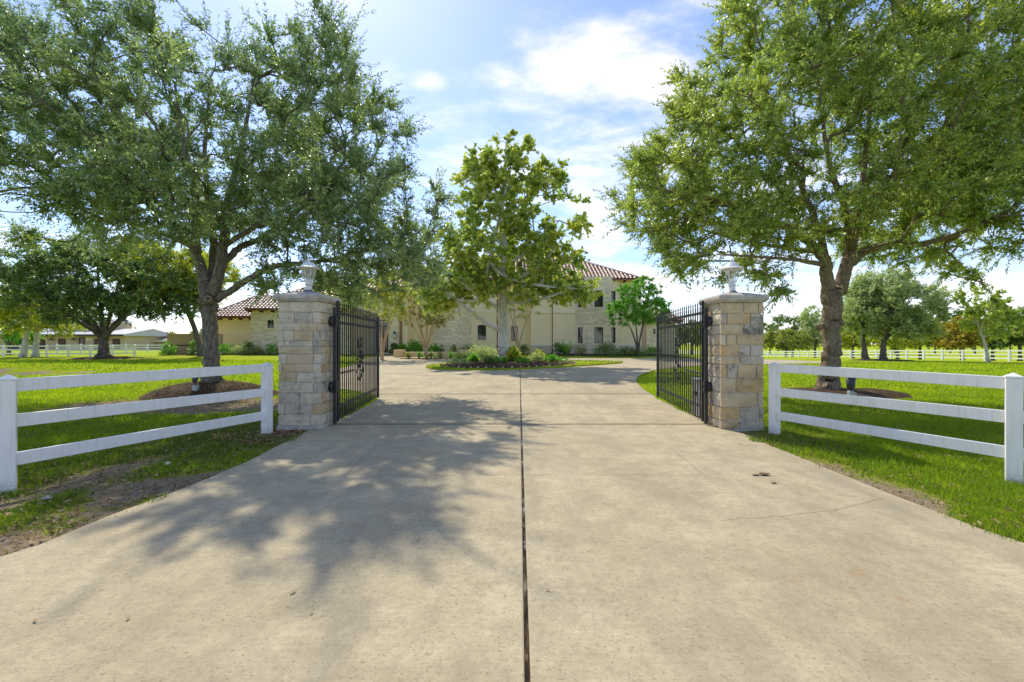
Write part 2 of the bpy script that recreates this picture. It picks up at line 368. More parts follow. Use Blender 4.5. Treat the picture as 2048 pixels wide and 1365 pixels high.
    mat_simple('iron_grey', (0.16, 0.165, 0.17), 0.5, 0.5, 0.4, var=0.2, scale=9)
    mat_simple('lamp_paint', (0.72, 0.73, 0.72), 0.45, 0.45, 0, var=0.10, scale=22)
    t = NT('lamp_glass'); p = t.n('ShaderNodeBsdfGlossy'); p.inputs['Roughness'].default_value = 0.05
    tp = t.n('ShaderNodeBsdfTransparent'); m = t.n('ShaderNodeMixShader'); m.inputs[0].default_value = 0.9
    t.L.new(p.outputs[0], m.inputs[1]); t.L.new(tp.outputs[0], m.inputs[2]); t.done(m.outputs[0])
    mat_simple('bulb', (0.60, 0.58, 0.52), 0.3, 0.5)
    mat_simple('plastic_grey', (0.42, 0.44, 0.43), 0.55, 0.4, 0, var=0.12, scale=8)
    mat_simple('plastic_dark', (0.05, 0.055, 0.065), 0.5, 0.4, 0, var=0.2, scale=10)
    mat_simple('zinc', (0.5, 0.51, 0.52), 0.45, 0.5, 0.6, var=0.15, scale=5)
    # mulch ----------------------------------------------------------
    t = NT('mulch'); o = t.geo(); v = t.n('ShaderNodeTexVoronoi'); t.L.new(t.map(o, (1, 1.6, 1)), v.inputs['Vector']); v.inputs['Scale'].default_value = 26
    a = t.noise(o, 34, 5, 0.7); b = t.noise(o, 2.2, 5, 0.6)
    col = t.ramp(a, [(0.32, (0.03, 0.02, 0.013)), (0.52, (0.12, 0.08, 0.05)), (0.72, (0.30, 0.20, 0.12))])
    col = t.mix(t.rangemap(b, 0.48, 0.7, 0, 0.55), col, t.mix(a, (0.16, 0.10, 0.06), (0.50, 0.37, 0.24)))
    t.done(t.pbr(col, 0.95, 0.08, 0, t.bump(t.math('ADD', v.outputs['Distance'], a), 1.0, 0.06)))
    mat_simple('soil', (0.24, 0.165, 0.10), 0.95, 0.1, var=0.35, scale=7, bump=0.8, bscale=30)
    # bark -----------------------------------------------------------
    def bark(name, c0, c1, c2, vs, hs, bs=0.9):
        t = NT(name); o = t.geo()
        a = t.noise(t.map(o, (1, 1, 0.22)), vs, 6, 0.7, 0.6); b = t.noise(o, hs, 6, 0.65)
        v = t.n('ShaderNodeTexVoronoi', feature='DISTANCE_TO_EDGE'); t.L.new(t.map(o, (1, 1, 0.16)), v.inputs['Vector']); v.inputs['Scale'].default_value = vs * 1.5
        col = t.ramp(a, [(0.30, c0), (0.5, c1), (0.72, c2)])
        col = t.mix(t.rangemap(v.outputs['Distance'], 0.0, 0.10, 0.38, 0.0), col, tuple(x * 0.5 for x in c0))
        col = t.mix(t.rangemap(b, 0.58, 0.70, 0, 0.65), col, tuple(min(1, x * 1.5 + 0.05) for x in c2))
        t.done(t.pbr(col, 0.92, 0.1, 0, t.bump(t.math('ADD', a, t.math('MULTIPLY', v.outputs['Distance'], 1.5)), bs, 0.06)))
    bark('bark_oak', (0.10, 0.083, 0.065), (0.25, 0.215, 0.17), (0.46, 0.41, 0.34), 16, 30)
    bark('bark_brown', (0.16, 0.115, 0.075), (0.34, 0.26, 0.18), (0.52, 0.42, 0.31), 16, 30)
    bark('bark_far', (0.09, 0.075, 0.06), (0.17, 0.145, 0.12), (0.27, 0.24, 0.20), 6, 10)
    t = NT('bark_white'); o = t.geo(); a = t.noise(o, 2.2, 5, 0.6); b = t.noise(t.map(o, (3, 3, 1)), 3.0, 5, 0.65)
    col = t.ramp(a, [(0.3, (0.50, 0.47, 0.40)), (0.55, (0.66, 0.64, 0.585)), (0.8, (0.74, 0.72, 0.67))])
    col = t.mix(t.rangemap(b, 0.60, 0.68, 0, 0.8), col, (0.28, 0.24, 0.185))
    t.done(t.pbr(col, 0.75, 0.2, 0, t.bump(b, 0.3, 0.02)))
    mat_simple('bark_tan', (0.55, 0.40, 0.25), 0.8, 0.2, var=0.3, scale=5)
    mat_simple('cut_wood', (0.30, 0.215, 0.14), 0.9, 0.1, var=0.3, scale=25)
    # leaves ---------------------------------------------------------
    mat_leaf('leaf_oak', (0.112, 0.190, 0.095), (0.252, 0.370, 0.185), (0.515, 0.627, 0.347), (0.560, 0.616, 0.213), 0.40, 0.34, 0.7)
    mat_leaf('leaf_oak_light', (0.150, 0.245, 0.060), (0.345, 0.455, 0.115), (0.620, 0.690, 0.210), (0.680, 0.680, 0.130), 0.42, 0.34, 0.65)
    mat_leaf('leaf_sycamore', (0.190, 0.291, 0.067), (0.403, 0.493, 0.112), (0.672, 0.717, 0.202), (0.784, 0.672, 0.134), 0.46, 0.45, 0.35)
    mat_leaf('leaf_dark', (0.055, 0.115, 0.040), (0.135, 0.225, 0.070), (0.27, 0.37, 0.115), (0.37, 0.40, 0.09), 0.38, 0.4, 0.45)
    mat_leaf('leaf_bright', (0.083, 0.229, 0.040), (0.155, 0.390, 0.059), (0.273, 0.562, 0.083), (0.365, 0.601, 0.073), 0.4, 0.4, 0.4)
    mat_leaf('leaf_yellow', (0.265, 0.315, 0.040), (0.489, 0.519, 0.061), (0.752, 0.734, 0.101), (0.46, 0.47, 0.07), 0.42, 0.45, 0.3)
    mat_leaf('leaf_grey', (0.260, 0.340, 0.180), (0.440, 0.520, 0.270), (0.620, 0.680, 0.380), (0.580, 0.620, 0.220), 0.42, 0.45, 0.4)
    mat_leaf('leaf_myrtle', (0.190, 0.238, 0.086), (0.341, 0.380, 0.142), (0.550, 0.531, 0.228), (0.683, 0.380, 0.341), 0.4, 0.45, 0.3, 0.6)
    mat_leaf('leaf_rust', (0.260, 0.200, 0.030), (0.480, 0.370, 0.050), (0.620, 0.500, 0.090), (0.360, 0.360, 0.060), 0.42, 0.5, 0.2)
    mat_leaf('leaf_olive', (0.163, 0.218, 0.055), (0.282, 0.338, 0.076), (0.437, 0.457, 0.109), (0.481, 0.392, 0.087), 0.36, 0.5, 0.3)
    mat_leaf('flower', (0.30, 0.10, 0.09), (0.45, 0.25, 0.18), (0.60, 0.50, 0.38), (0.25, 0.20, 0.06), 0.3, 0.6, 0.2)
    mat_leaf('dry_leaf', (0.14, 0.09, 0.045), (0.32, 0.22, 0.12), (0.52, 0.39, 0.23), (0.30, 0.2, 0.1), 0.15, 0.8, 0.1)
    # house ----------------------------------------------------------
    mat_simple('stucco', (0.97, 0.81, 0.53), 0.92, 0.12, var=0.05, scale=0.6)
    mat_simple('stucco_pink', (0.56, 0.41, 0.285), 0.92, 0.12, var=0.08, scale=0.8)
    mat_simple('plinth', (0.66, 0.56, 0.42), 0.92, 0.12, var=0.08, scale=1.1)
    mat_simple('trim', (0.90, 0.81, 0.62), 0.8, 0.2, var=0.06, scale=2)
    mat_simple('wood_dark', (0.075, 0.045, 0.028), 0.7, 0.3, var=0.3, scale=6)
    mat_simple('copper', (0.23, 0.10, 0.06), 0.5, 0.5, 0.5, var=0.3, scale=4)
    mat_simple('metal_roof', (0.50, 0.50, 0.49), 0.5, 0.4, 0.2, var=0.05, scale=0.5)
    mat_simple('shingle', (0.42, 0.37, 0.32), 0.9, 0.1, var=0.12, scale=2.5)
    mat_simple('barn_wall', (0.60, 0.47, 0.32), 0.9, 0.1, var=0.05, scale=0.5)
    mat_simple('barn_dark', (0.085, 0.062, 0.055), 0.7, 0.3, var=0.2, scale=3)
    mat_simple('planter', (0.78, 0.56, 0.31), 0.9, 0.15, var=0.15, scale=4, bump=0.4, bscale=12)
    t = NT('house_stone'); o = t.geo()
    br = t.n('ShaderNodeTexBrick'); br.offset = 0.45; br.squash = 0.7; br.squash_frequency = 3
    sx = t.n('ShaderNodeSeparateXYZ'); t.L.new(o, sx.inputs[0]); cb = t.n('ShaderNodeCombineXYZ')
    t.L.new(t.math('ADD', sx.outputs[0], sx.outputs[1]), cb.inputs[0]); t.L.new(sx.outputs[2], cb.inputs[1]); t.L.new(cb.outputs[0], br.inputs['Vector'])
    br.inputs['Color1'].default_value = (0.96, 0.84, 0.61, 1); br.inputs['Color2'].default_value = (0.70, 0.58, 0.39, 1); br.inputs['Mortar'].default_value = (0.86, 0.74, 0.53, 1)
    br.inputs['Scale'].default_value = 1.0; br.inputs['Mortar Size'].default_value = 0.02; br.inputs['Brick Width'].default_value = 0.72; br.inputs['Row Height'].default_value = 0.23
    br.inputs['Bias'].default_value = -0.1
    n_ = t.noise(o, 2.4, 6, 0.7); col = t.mix(t.rangemap(n_, 0.52, 0.7, 0, 0.6), br.outputs[0], (0.66, 0.53, 0.34))
    col = t.mix(t.rangemap(t.noise(o, 3.6, 5), 0.6, 0.7, 0, 0.5), col, (0.45, 0.33, 0.20))
    t.done(t.pbr(col, 0.9, 0.12, 0, t.bump(t.noise(o, 3, 3), 0.35, 0.08)))
    t = NT('roof_tile'); r = t.attr('rnd'); o = t.geo()
    col = t.ramp(r, [(0.0, (0.28, 0.15, 0.105)), (0.35, (0.43, 0.25, 0.18)), (0.7, (0.56, 0.37, 0.28)), (1.0, (0.68, 0.52, 0.42))])
    col = t.mix(t.rangemap(t.noise(o, 1.3, 5), 0.5, 0.75, 0, 0.4), col, (0.30, 0.21, 0.16))
    t.done(t.pbr(col, 0.45, 0.5))
    mat_simple('roof_under', (0.10, 0.05, 0.035), 0.9, 0.1, var=0.2)
    t = NT('window_glass'); o = t.geo(); t.done(t.pbr((0.018, 0.022, 0.026), 0.04, 0.9, 0.0, t.bump(t.noise(o, 0.8, 2), 0.06, 0.05)))
make_materials()
# ------------------------------------------------------------------ ground plan
def gpx(px, py): Y = F * CH / (py - HY); return (PX(px, Y), Y)
L_EDGE = [(-6.6, -4.0), (-4.9, 1.2)] + [gpx(*p) for p in [(19, 1122), (157, 1063), (252, 1024), (362, 985), (441, 951), (504, 923), (567, 889), (610, 868), (650, 851)]] + \
         [(-3.44, 9.0), (-3.62, 12.4), (-4.3, 13.9), (-6.2, 15.6), (-8.6, 19.0), (-9.9, 24.0), (-10.6, 30.0), (-12.2, 36.0), (-13.4, 42.0)]
R_EDGE = [(7.2, -4.0), (5.3, 1.2)] + [gpx(*p) for p in [(2048, 1100), (1900, 1040), (1760, 985), (1650, 940), (1560, 902), (1490, 872), (1435, 852)]] + \
         [(3.78, 9.2), (4.05, 12.8), (4.42, 15.6), (5.1, 18.9), (6.7, 23.2), (9.6, 28.2), (15.0, 32.0), (22.0, 34.5), (27.0, 37.0)]
ISLAND = [(-5.4, 28.2), (-5.0, 26.9), (-4.2, 25.7), (-2.6, 25.05), (-.7, 25.2), (1.5, 26.6), (4, 29), (6.2, 31.3), (8.1, 33.6), (8.7, 35.4), (7.4, 37.2), (4, 38.4), (0, 38.2), (-3.2, 36.2), (-4.9, 33), (-5.5, 30)]
def edge_x(E, y):
    ys = [p[1] for p in E]; xs = [p[0] for p in E]; return np.interp(y, ys, xs)
def inpoly(P, x, y):
    x = np.asarray(x); y = np.asarray(y); c = np.zeros(x.shape, bool); n = len(P); j = n - 1
    for i in range(n):
        (xi, yi), (xj, yj) = P[i], P[j]
        c ^= ((yi > y) != (yj > y)) & (x < (xj - xi) * (y - yi) / (yj - yi + 1e-12) + xi); j = i
    return c
def smooth_closed(P, it=2):
    for _ in range(it):
        Q = []
        for i in range(len(P)):
            a = P[i]; b = P[(i + 1) % len(P)]
            Q += [(a[0] * .75 + b[0] * .25, a[1] * .75 + b[1] * .25), (a[0] * .25 + b[0] * .75, a[1] * .25 + b[1] * .75)]
        P = Q
    return P
def smooth_open(P, it=2):
    for _ in range(it):
        Q = [P[0]]
        for a, b in zip(P, P[1:]):
            Q += [(a[0] * .75 + b[0] * .25, a[1] * .75 + b[1] * .25), (a[0] * .25 + b[0] * .75, a[1] * .25 + b[1] * .75)]
        P = Q + [P[-1]]
    return P
L_EDGE = smooth_open(L_EDGE); R_EDGE = smooth_open(R_EDGE); ISLAND = smooth_closed(ISLAND)
COURT_Y = 19.0
COURT = [p for p in L_EDGE if p[1] > COURT_Y] + [(-12.6, 46.2), (-8.5, 46.2), (-6.5, 42.5), (0, 41.8), (8, 41.8), (18, 41.6), (25, 41.8), (27.5, 39.5)] + [p for p in reversed(R_EDGE) if p[1] > COURT_Y]
COURT = [(float(edge_x(L_EDGE, COURT_Y)), COURT_Y)] + COURT + [(float(edge_x(R_EDGE, COURT_Y)), COURT_Y)]
def on_drive(x, y):
    x = np.asarray(x, float); y = np.asarray(y, float)
    a = (y < COURT_Y) & (x > edge_x(L_EDGE, y)) & (x < edge_x(R_EDGE, y))
    return (a | inpoly(COURT, x, y)) & ~inpoly(ISLAND, x, y)
MOUNDS = []   # (x, y, rx, ry, h)
MOUND_A = (-8.95, 13.5, 1.8, 1.25, 0.40); MOUND_B = (9.95, 13.75, 1.95, 1.3, 0.17)

def dirt_mask(x, y):
    """bare soil near the drive edges and in the worn strip on the left"""
    x = np.asarray(x, float); y = np.asarray(y, float)
    n = fbm(x * 0.8, y * 1.2, 1.3, 4)
    el = edge_x(L_EDGE, y) - x; er = x - edge_x(R_EDGE, y)
    left = (x < 0) & (y < 9.5)
    d = np.zeros_like(x)
    # broad worn strip along the left verge (between drive and fence)
    strip = np.exp(-((el - 1.2 - 0.5 * vnoise(y, x, 1.7)) / 0.42) ** 2) * sstep(7.6, 5.6, y)
    verge = sstep(2.6, 1.4, el) * sstep(7.0, 4.6, y)
    n3 = fbm(x * 1.3 + 5, y * 1.6, 0.55, 3)
    d = np.where(left, np.maximum(strip * (0.3 + 0.9 * n), verge * (1.6 * n3 - 0.18) * (0.45 + 0.95 * n)), d)
    d = np.where(left & (el < 0.16), np.maximum(d, 0.62 * n + 0.12), d)
    d = np.where((x > 0) & (y < 9.5) & (er < 0.55), np.maximum(d, (1.0 - er) * n * 1.1), d)
    # needles and litter round the foot of tree A, and below the left fence
    q = ((x + 8.2) / 3.6) ** 2 + ((y - 11.4) / 1.7) ** 2
    d = np.where(q < 1.6, np.maximum(d, (1.15 - 0.7 * q) * (0.25 + n)), d)
    q2 = ((x + 3.9) / 0.7) ** 2 + ((y - 7.8) / 0.5) ** 2
    d = np.maximum(d, np.exp(-q2) * (0.3 + n * 0.9))
    # ditch
    dd = np.sqrt(((x + 34) / 13.0) ** 2 + ((y - 23.5) / 3.6) ** 2)
    d = np.maximum(d, (dd < 0.93) * (0.45 + 0.5 * n))
    return np.clip(d, 0, 1)
def dry_mask(x, y):
    x = np.asarray(x, float); y = np.asarray(y, float)
    n = fbm(x + 40, y + 11, 1.6, 4)
    el = edge_x(L_EDGE, y) - x; er = x - edge_x(R_EDGE, y)
    near = np.where(x < 0, sstep(3.6, 0.4, el) * sstep(14, 8.5, y), sstep(2.2, 0.1, er) * sstep(11, 7.5, y) * 0.8)
    d = 0.14 * sstep(0.4, 0.7, n) + near * (0.34 + 0.9 * sstep(0.30, 0.62, n))
    d = d + 0.5 * np.exp(-(((x + 8) / 4.5) ** 2 + ((y - 11) / 2.2) ** 2)) * (0.4 + n) + 0.45 * np.exp(-(((x - 8.5) / 3.0) ** 2 + ((y - 11.2) / 1.6) ** 2)) * (0.4 + n)
    return np.clip(d, 0, 1)

def build_ground():
    xs = np.concatenate([[-900, -500, -300, -200, -150, -120], np.arange(-100, -16, 1.5), np.arange(-16, 16, 0.16), np.arange(16, 100, 1.5), [120, 150, 200, 300, 500, 900]])
    ys = np.concatenate([[-60, -30, -15, -8, -4], np.arange(-2, 16, 0.16), np.arange(16, 60, 0.7), np.arange(60, 130, 4), [150, 200, 300, 500, 1000, 1800]])
    X, Y = np.meshgrid(xs, ys); x = X.ravel(); y = Y.ravel()
    near = (np.abs(x) < 16) & (y < 16)
    z = G(x, y) + np.where(near, (fbm(x, y, 0.5, 3) - 0.5) * 0.05 - 0.012, 0)
    od = on_drive(x, y)
    z = np.where(od, G(x, y) - 0.10, z)
    nx = len(xs); i = np.arange((len(ys) - 1) * nx).reshape(len(ys) - 1, nx)[:, :-1].ravel()
    Fq = np.stack([i, i + 1, i + nx + 1, i + nx], 1)
    o = np_mesh('ground', np.stack([x, y, z], 1), Fq, 'lawn_ground', None, {'dirt': dirt_mask(x, y), 'dry': dry_mask(x, y)}, True)
    tag(o, kind='structure')
build_ground()

DR = 0.03
def joint_x(y): return 0.0373 + 0.0163 * np.asarray(y, float)         # the long joint runs very slightly to the right
def build_drive():
    root = thing('driveway', None, None, (0, 0, 0), kind='structure')
    cuts = [-4.0, 1.05, 8.55, 13.6, COURT_Y]
    def slab(poly, name='slab', zt=DR, gap=0.006):
        n = len(poly); m = MB()
        top = [(p[0], p[1], zt) for p in poly]; e = 0.008
        cxm = sum(p[0] for p in poly) / n; cym = sum(p[1] for p in poly) / n
        bot = [(p[0], p[1], -0.14) for p in poly]; mid = []
        m.add(top + bot, [tuple(range(n))] + [(i, n + i, n + (i + 1) % n, (i + 1) % n) for i in range(n)])
        o = m.build(name, 'concrete', root); b = o.modifiers.new('bevel', 'BEVEL'); b.width = 0.010; b.segments = 2; b.limit_method = 'ANGLE'; b.angle_limit = R(50)
        return o
    for a, b in zip(cuts, cuts[1:]):
        a2, b2 = a + 0.011, b - 0.011
        yy = np.linspace(a2, b2, 26); jw = 0.0125
        lx = edge_x(L_EDGE, yy) + 0.012 * (vnoise(yy, yy * 0, 0.25) - 0.5); rx = edge_x(R_EDGE, yy) + 0.012 * (vnoise(yy, yy * 0 + 5, 0.25) - 0.5); jx = joint_x(yy)
        slab([(x, y) for x, y in zip(jx - jw, yy)] + [(x, y) for x, y in zip(lx[::-1], yy[::-1])])
        slab([(x, y) for x, y in zip(rx, yy)] + [(x, y) for x, y in zip(jx[::-1] + jw, yy[::-1])])
    # the turning court behind the gates
    P = COURT; me = bpy.data.meshes.new('slab'); bm = bmesh.new()
    vs = [bm.verts.new((x, y + (0.008 if abs(y - COURT_Y) < 1e-6 else 0), 0)) for x, y in P]; f = bm.faces.new(vs)
    if f.normal.z < 0: f.normal_flip()
    for c in np.arange(20, 48, 1.5):
        bmesh.ops.bisect_plane(bm, geom=bm.verts[:] + bm.edges[:] + bm.faces[:], plane_co=(0, c, 0), plane_no=(0, 1, 0))
    for c in np.arange(-14, 42, 2.0):
        bmesh.ops.bisect_plane(bm, geom=bm.verts[:] + bm.edges[:] + bm.faces[:], plane_co=(c, 0, 0), plane_no=(1, 0, 0))
    for v in bm.verts: v.co.z = g1(v.co.x, v.co.y) + DR
    bm.to_mesh(me); bm.free(); me.materials.append(MAT['concrete']); o = bpy.data.objects.new('slab', me); link(o, root)
    # fillings of the joints
    yy = np.linspace(-4, COURT_Y + 6.2, 60); m = MB()
    for i in range(len(yy) - 1):
        x0, x1 = float(joint_x(yy[i])), float(joint_x(yy[i + 1]))
        z = DR - 0.012 if yy[i] < COURT_Y - 0.3 else DR + 0.004
        h = 0.014 if yy[i] < COURT_Y - 0.3 else 0.012
        m.add([(x0 - h, yy[i], z), (x0 + h, yy[i], z), (x1 + h, yy[i + 1], z), (x1 - h, yy[i + 1], z)], [(0, 1, 2, 3)])
    m.build('joint_filling', 'joint_fill', root)
    for c in cuts[1:]:
        m = MB(); xl = float(edge_x(L_EDGE, c)); xr = float(edge_x(R_EDGE, c)); xj = float(joint_x(c))
        for q0, q1 in ((xl, xj - 0.02), (xj + 0.02, xr)):
            m.add([(q0, c - 0.013, DR - 0.035), (q1, c - 0.013, DR - 0.035), (q1, c + 0.013, DR - 0.035), (q0, c + 0.013, DR - 0.035)], [(0, 1, 2, 3)])
        m.build('joint_filling', 'joint_dark', root)
    # hairline saw cuts of a filled trench, with chalk crosses at its corners
    def hair(name, pts, wd, mat, z=DR + 0.003, wob=0.0):
        m = MB()
        for (a, b) in zip(pts, pts[1:]):
            d = Vector((b[0] - a[0], b[1] - a[1], 0)).normalized(); s = Vector((-d.y, d.x, 0)) * wd / 2
            m.add([(a[0] - s.x, a[1] - s.y, z), (b[0] - s.x, b[1] - s.y, z), (b[0] + s.x, b[1] + s.y, z), (a[0] + s.x, a[1] + s.y, z)], [(0, 1, 2, 3)])
        return m.build(name, mat, root)
    def line(a, b, n=14, wob=0.006):
        return [(a[0] + (b[0] - a[0]) * k / n + random.uniform(-wob, wob), a[1] + (b[1] - a[1]) * k / n + random.uniform(-wob, wob)) for k in range(n + 1)]
    p1 = gpx(690, 956); p2 = gpx(752, 896); p3 = gpx(1335, 896); p4 = gpx(1408, 956)
    hair('saw_cut', line(p1, p2, 10), 0.004, 'joint_dark'); hair('saw_cut', line(p4, p3, 10), 0.003, 'joint_dark')
    hair('saw_cut', line(p1, (float(joint_x(p1[1])) - .03, p1[1]), 14), 0.0035, 'joint_dark'); hair('saw_cut', line((float(joint_x(p1[1])) + .03, p1[1]), p4, 14), 0.0035, 'joint_dark')
    hair('saw_cut', line((-3.0, p2[1]), (float(joint_x(p2[1])) - .03, p2[1]), 14), 0.004, 'joint_dark')
    for p in (p1, p4):
        for s in (-1, 1): hair('chalk_mark', [(p[0] - 0.07, p[1] - 0.06 * s), (p[0] + 0.07, p[1] + 0.05 * s)], 0.006, 'paint_mark', DR + 0.006)
    # cracks that wander over the slabs
    for pts in ([gpx(520, 962), gpx(600, 975), gpx(690, 968), gpx(760, 958), gpx(860, 963)], [gpx(1440, 1048), gpx(1560, 1040), gpx(1670, 1028), gpx(1730, 1012), gpx(1770, 1002)],
                [gpx(500, 962), gpx(450, 950), gpx(432, 946)]):
        fine = [];
        for a, b in zip(pts, pts[1:]): fine += line(a, b, 9, 0.014)[:-1]
        hair('crack', fine, 0.0028, 'joint_dark')
    for c in (8.55, 13.6):
        for q0, q1 in ((float(edge_x(L_EDGE, c)) + .02, float(joint_x(c)) - .02), (float(joint_x(c)) + .02, float(edge_x(R_EDGE, c)) - .02)):
            hair('joint_dirt', line((q0, c), (q1, c), 40, .012), .045 if c < 10 else .07, 'joint_dark', DR + .004)
    # branching of the court joints
    for a, b in (((0.44, 25.1), (0.35, 19.1)), ((-4.9, 25.6), (-6.6, 21.6)), ((-2.0, 19.2), (-7.2, 24.0))):
        hair('joint_filling', line(a, b, 8, 0.02), 0.03, 'joint_dark', DR + 0.005)
build_drive()

def build_island():
    # lawn rim of the island with the raised planting bed inside
    P = ISLAND; n = len(P); cx, cy = sum(p[0] for p in P) / n, sum(p[1] for p in P) / n
    V = []; Fc = []; rings = [(1.0, DR - 0.05), (0.997, DR + 0.06), (0.9, DR + 0.075), (0.6, DR + 0.1), (0.0, DR + 0.1)]
    for s, z in rings:
        for x, y in P: V.append((cx + (x - cx) * s, cy + (y - cy) * s, z))
    for r in range(len(rings) - 1):
        for i in range(n): j = (i + 1) % n; Fc.append((r * n + i, r * n + j, (r + 1) * n + j, (r + 1) * n + i))
    V = np.array(V); x, y = V[:, 0], V[:, 1]
    tag(np_mesh('lawn_island', V, np.array(Fc), 'lawn_ground', None, {'dirt': np.zeros(len(V)) + .1, 'dry': np.full(len(V), 0.25)}, True), kind='structure')
    bed = smooth_closed([(-3.9, 27.2), (-2.6, 25.75), (-0.8, 25.8), (1.3, 27.1), (2.9, 29.0), (4.5, 31.4), (4.6, 34), (2.2, 36.2), (-1.5, 36), (-3.8, 33), (-4.4, 29.6)], 2)
    n = len(bed); bx, by = -0.4, 30.9; V = []; Fc = []
    rings = [(1.0, DR + 0.07), (0.97, DR + 0.17), (0.85, DR + 0.25), (0.6, DR + 0.33), (0.3, DR + 0.38), (0.02, DR + 0.40)]
    for k, (s, z) in enumerate(rings):
        for i, (x, y) in enumerate(bed): V.append((bx + (x - bx) * s, by + (y - by) * s, z + (random.uniform(-.04, .04) if 0 < k < 5 else 0)))
    for r in range(len(rings) - 1):
        for i in range(n): j = (i + 1) % n; Fc.append((r * n + i, r * n + j, (r + 1) * n + j, (r + 1) * n + i))
    b = np_mesh('planting_bed', np.array(V), np.array(Fc), 'mulch', None, None, True); tag(b, kind='structure')
    # edging stones along the front of the bed
    for i in range(0, n):
        x, y = bed[i]
        if y > 34.5: continue
        m = MB(); r = random.uniform(0.03, 0.085); m.lathe((0, 0, 0), [(r * .7, -r * .6), (r, 0), (r * .85, r * .5), (r * .3, r * .75)], 7)
        m.v = [(x + vx * random.uniform(.85, 1.3), y + vy * random.uniform(.8, 1.1), DR + 0.13 + vz) for vx, vy, vz in m.v]
        m.build('edging_stone', 'stone_cream' if i % 3 else 'stone_tan', b)
build_island()

def mound(spec, name, mat='mulch'):
    x0, y0, rx, ry, h = spec; n = 40; V = []; Fc = []; K = 9
    for k in range(K):
        s = 1.06 - k / (K - 1) * 1.05
        for i in range(n):
            a = 2 * math.pi * i / n; wob = 1 + 0.10 * math.sin(3 * a + 1) + 0.06 * math.sin(7 * a)
            x = x0 + rx * s * wob * math.cos(a); y = y0 + ry * s * wob * math.sin(a)
            hh = h * (1 - max(0, min(1, s)) ** 3.2) + (random.uniform(-.02, .02) if 0 < k < K - 1 else 0)
            V.append((x, y, g1(x, y) + hh - (0.05 if k == 0 else 0)))
    for r in range(K - 1):
        for i in range(n): j = (i + 1) % n; Fc.append((r * n + i, r * n + j, (r + 1) * n + j, (r + 1) * n + i))
    return tag(np_mesh(name, np.array(V), np.array(Fc), mat, None, None, True), kind='structure')
mound(MOUND_A, 'mulch_mound'); mound(MOUND_B, 'mulch_mound')

# ------------------------------------------------------------------ stone pillars
LROWS = [(603.6, 624.5, [(0, 1, 'c')]), (625, 646, [(0, .37, 'c'), (.37, .8, 'g'), (.8, 1, 'c')]), (646.7, 661, [(0, .52, 'c'), (.52, 1, 't')]),
         (661.5, 682, [(0, .12, 'c'), (.12, .36, 'c'), (.36, .82, 'o'), (.82, 1, 'g')]), (682.5, 693.5, [(0, .14, 'c'), (.14, .8, 'c'), (.8, 1, 'g')]),
         (694, 707.8, [(0, .82, 't'), (.82, 1, 'g')]), (708.5, 728, [(0, .2, 'c'), (.2, .82, 't'), (.82, 1, 'c')]),
         (728.7, 745, [(0, .1, 'c'), (.1, .38, 'o'), (.38, .82, 't'), (.82, 1, 'c')]), (746, 764.6, [(0, .42, 't'), (.42, 1, 'c')]),
         (765.5, 786, [(0, .14, 'c'), (.14, .83, 'c'), (.83, 1, 'g')]), (787, 807.5, [(0, .5, 'g'), (.5, 1, 'c')]),
         (808.3, 829.7, [(0, .15, 'c'), (.15, .5, 'g'), (.5, .8, 'g'), (.8, 1, 'o')]), (830.6, 851, [(0, .75, 'c'), (.75, 1, 'c')])]
RROWS = [(605.5, 626.8, [(0, .51, 't'), (.54, .87, 't'), (.885, 1, 't')]), (627.5, 649, [(0, .14, 'g'), (.14, .68, 'o'), (.7, 1, 'g')]),
         (649.6, 669.2, [(0, .52, 't'), (.54, .86, 'g'), (.88, 1, 'g')]), (670, 690.5, [(0, .12, 'c'), (.13, .37, 't'), (.38, 1, 'o')]),
         (691.5, 713, [(0, .43, 'o'), (.43, .68, 'g'), (.7, 1, 'g')]), (714, 728.5, [(0, .42, 't'), (.46, 1, 'g')]),
         (729.3, 756.3, [(0, .14, 'o'), (.16, .38, 'g'), (.4, .83, 't'), (.85, 1, 't')]), (757, 785, [(0, .35, 't'), (.38, 1, 'o')]),
         (786.5, 814, [(0, .85, 't'), (.87, 1, 'c')]), (815.8, 841.2, [(0, .46, 'o'), (.47, .9, 'g'), (.91, 1, 'g')]), (842.6, 858.5, [(0, .43, 'o'), (.45, 1, 'g')])]
SM = {'c': 'stone_cream', 'g': 'stone_grey', 't': 'stone_tan', 'o': 'stone_orange'}
HP = 0.382
def stone_block(parent, mat, origin, ex, en, u0, u1, z0, z1, depth, proud, gap=0.0055):
    """one rough faced block; ex = direction along the wall, en = outward"""
    nx, nz = 4, 3; m = MB(); ex = Vector(ex); en = Vector(en); o = Vector(origin); vs = []; fs = []
    u0 += gap; u1 -= gap; z0 += gap; z1 -= gap; jit = 0.006
    for j in range(nz):
        for i in range(nx):
            a = i / (nx - 1); b = j / (nz - 1); edge = i in (0, nx - 1) or j in (0, nz - 1)
            d = proud - (0.012 if edge else random.uniform(-0.012, 0.012))
            p = o + ex * (u0 + (u1 - u0) * a + random.uniform(-jit, jit)) + en * d; vs.append((p.x, p.y, z0 + (z1 - z0) * b + random.uniform(-jit, jit)))
    for j in range(nz - 1):
        for i in range(nx - 1): q = j * nx + i; fs.append((q, q + 1, q + nx + 1, q + nx))
    rim = [i for i in range(nx)] + [nx * (j + 1) - 1 for j in range(1, nz)] + [nx * nz - 1 - i for i in range(1, nx)] + [nx * j for j in range(nz - 2, 0, -1)]
    base = len(vs)
    for r in rim:
        p = Vector(vs[r]); q = p - en * (p - o).dot(en) - en * depth; vs.append(tuple(q))
    k = len(rim)
    for i in range(k): fs.append((rim[(i + 1) % k], rim[i], base + i, base + (i + 1) % k))
    m.add(vs, fs); return m.build('stone', mat, parent)
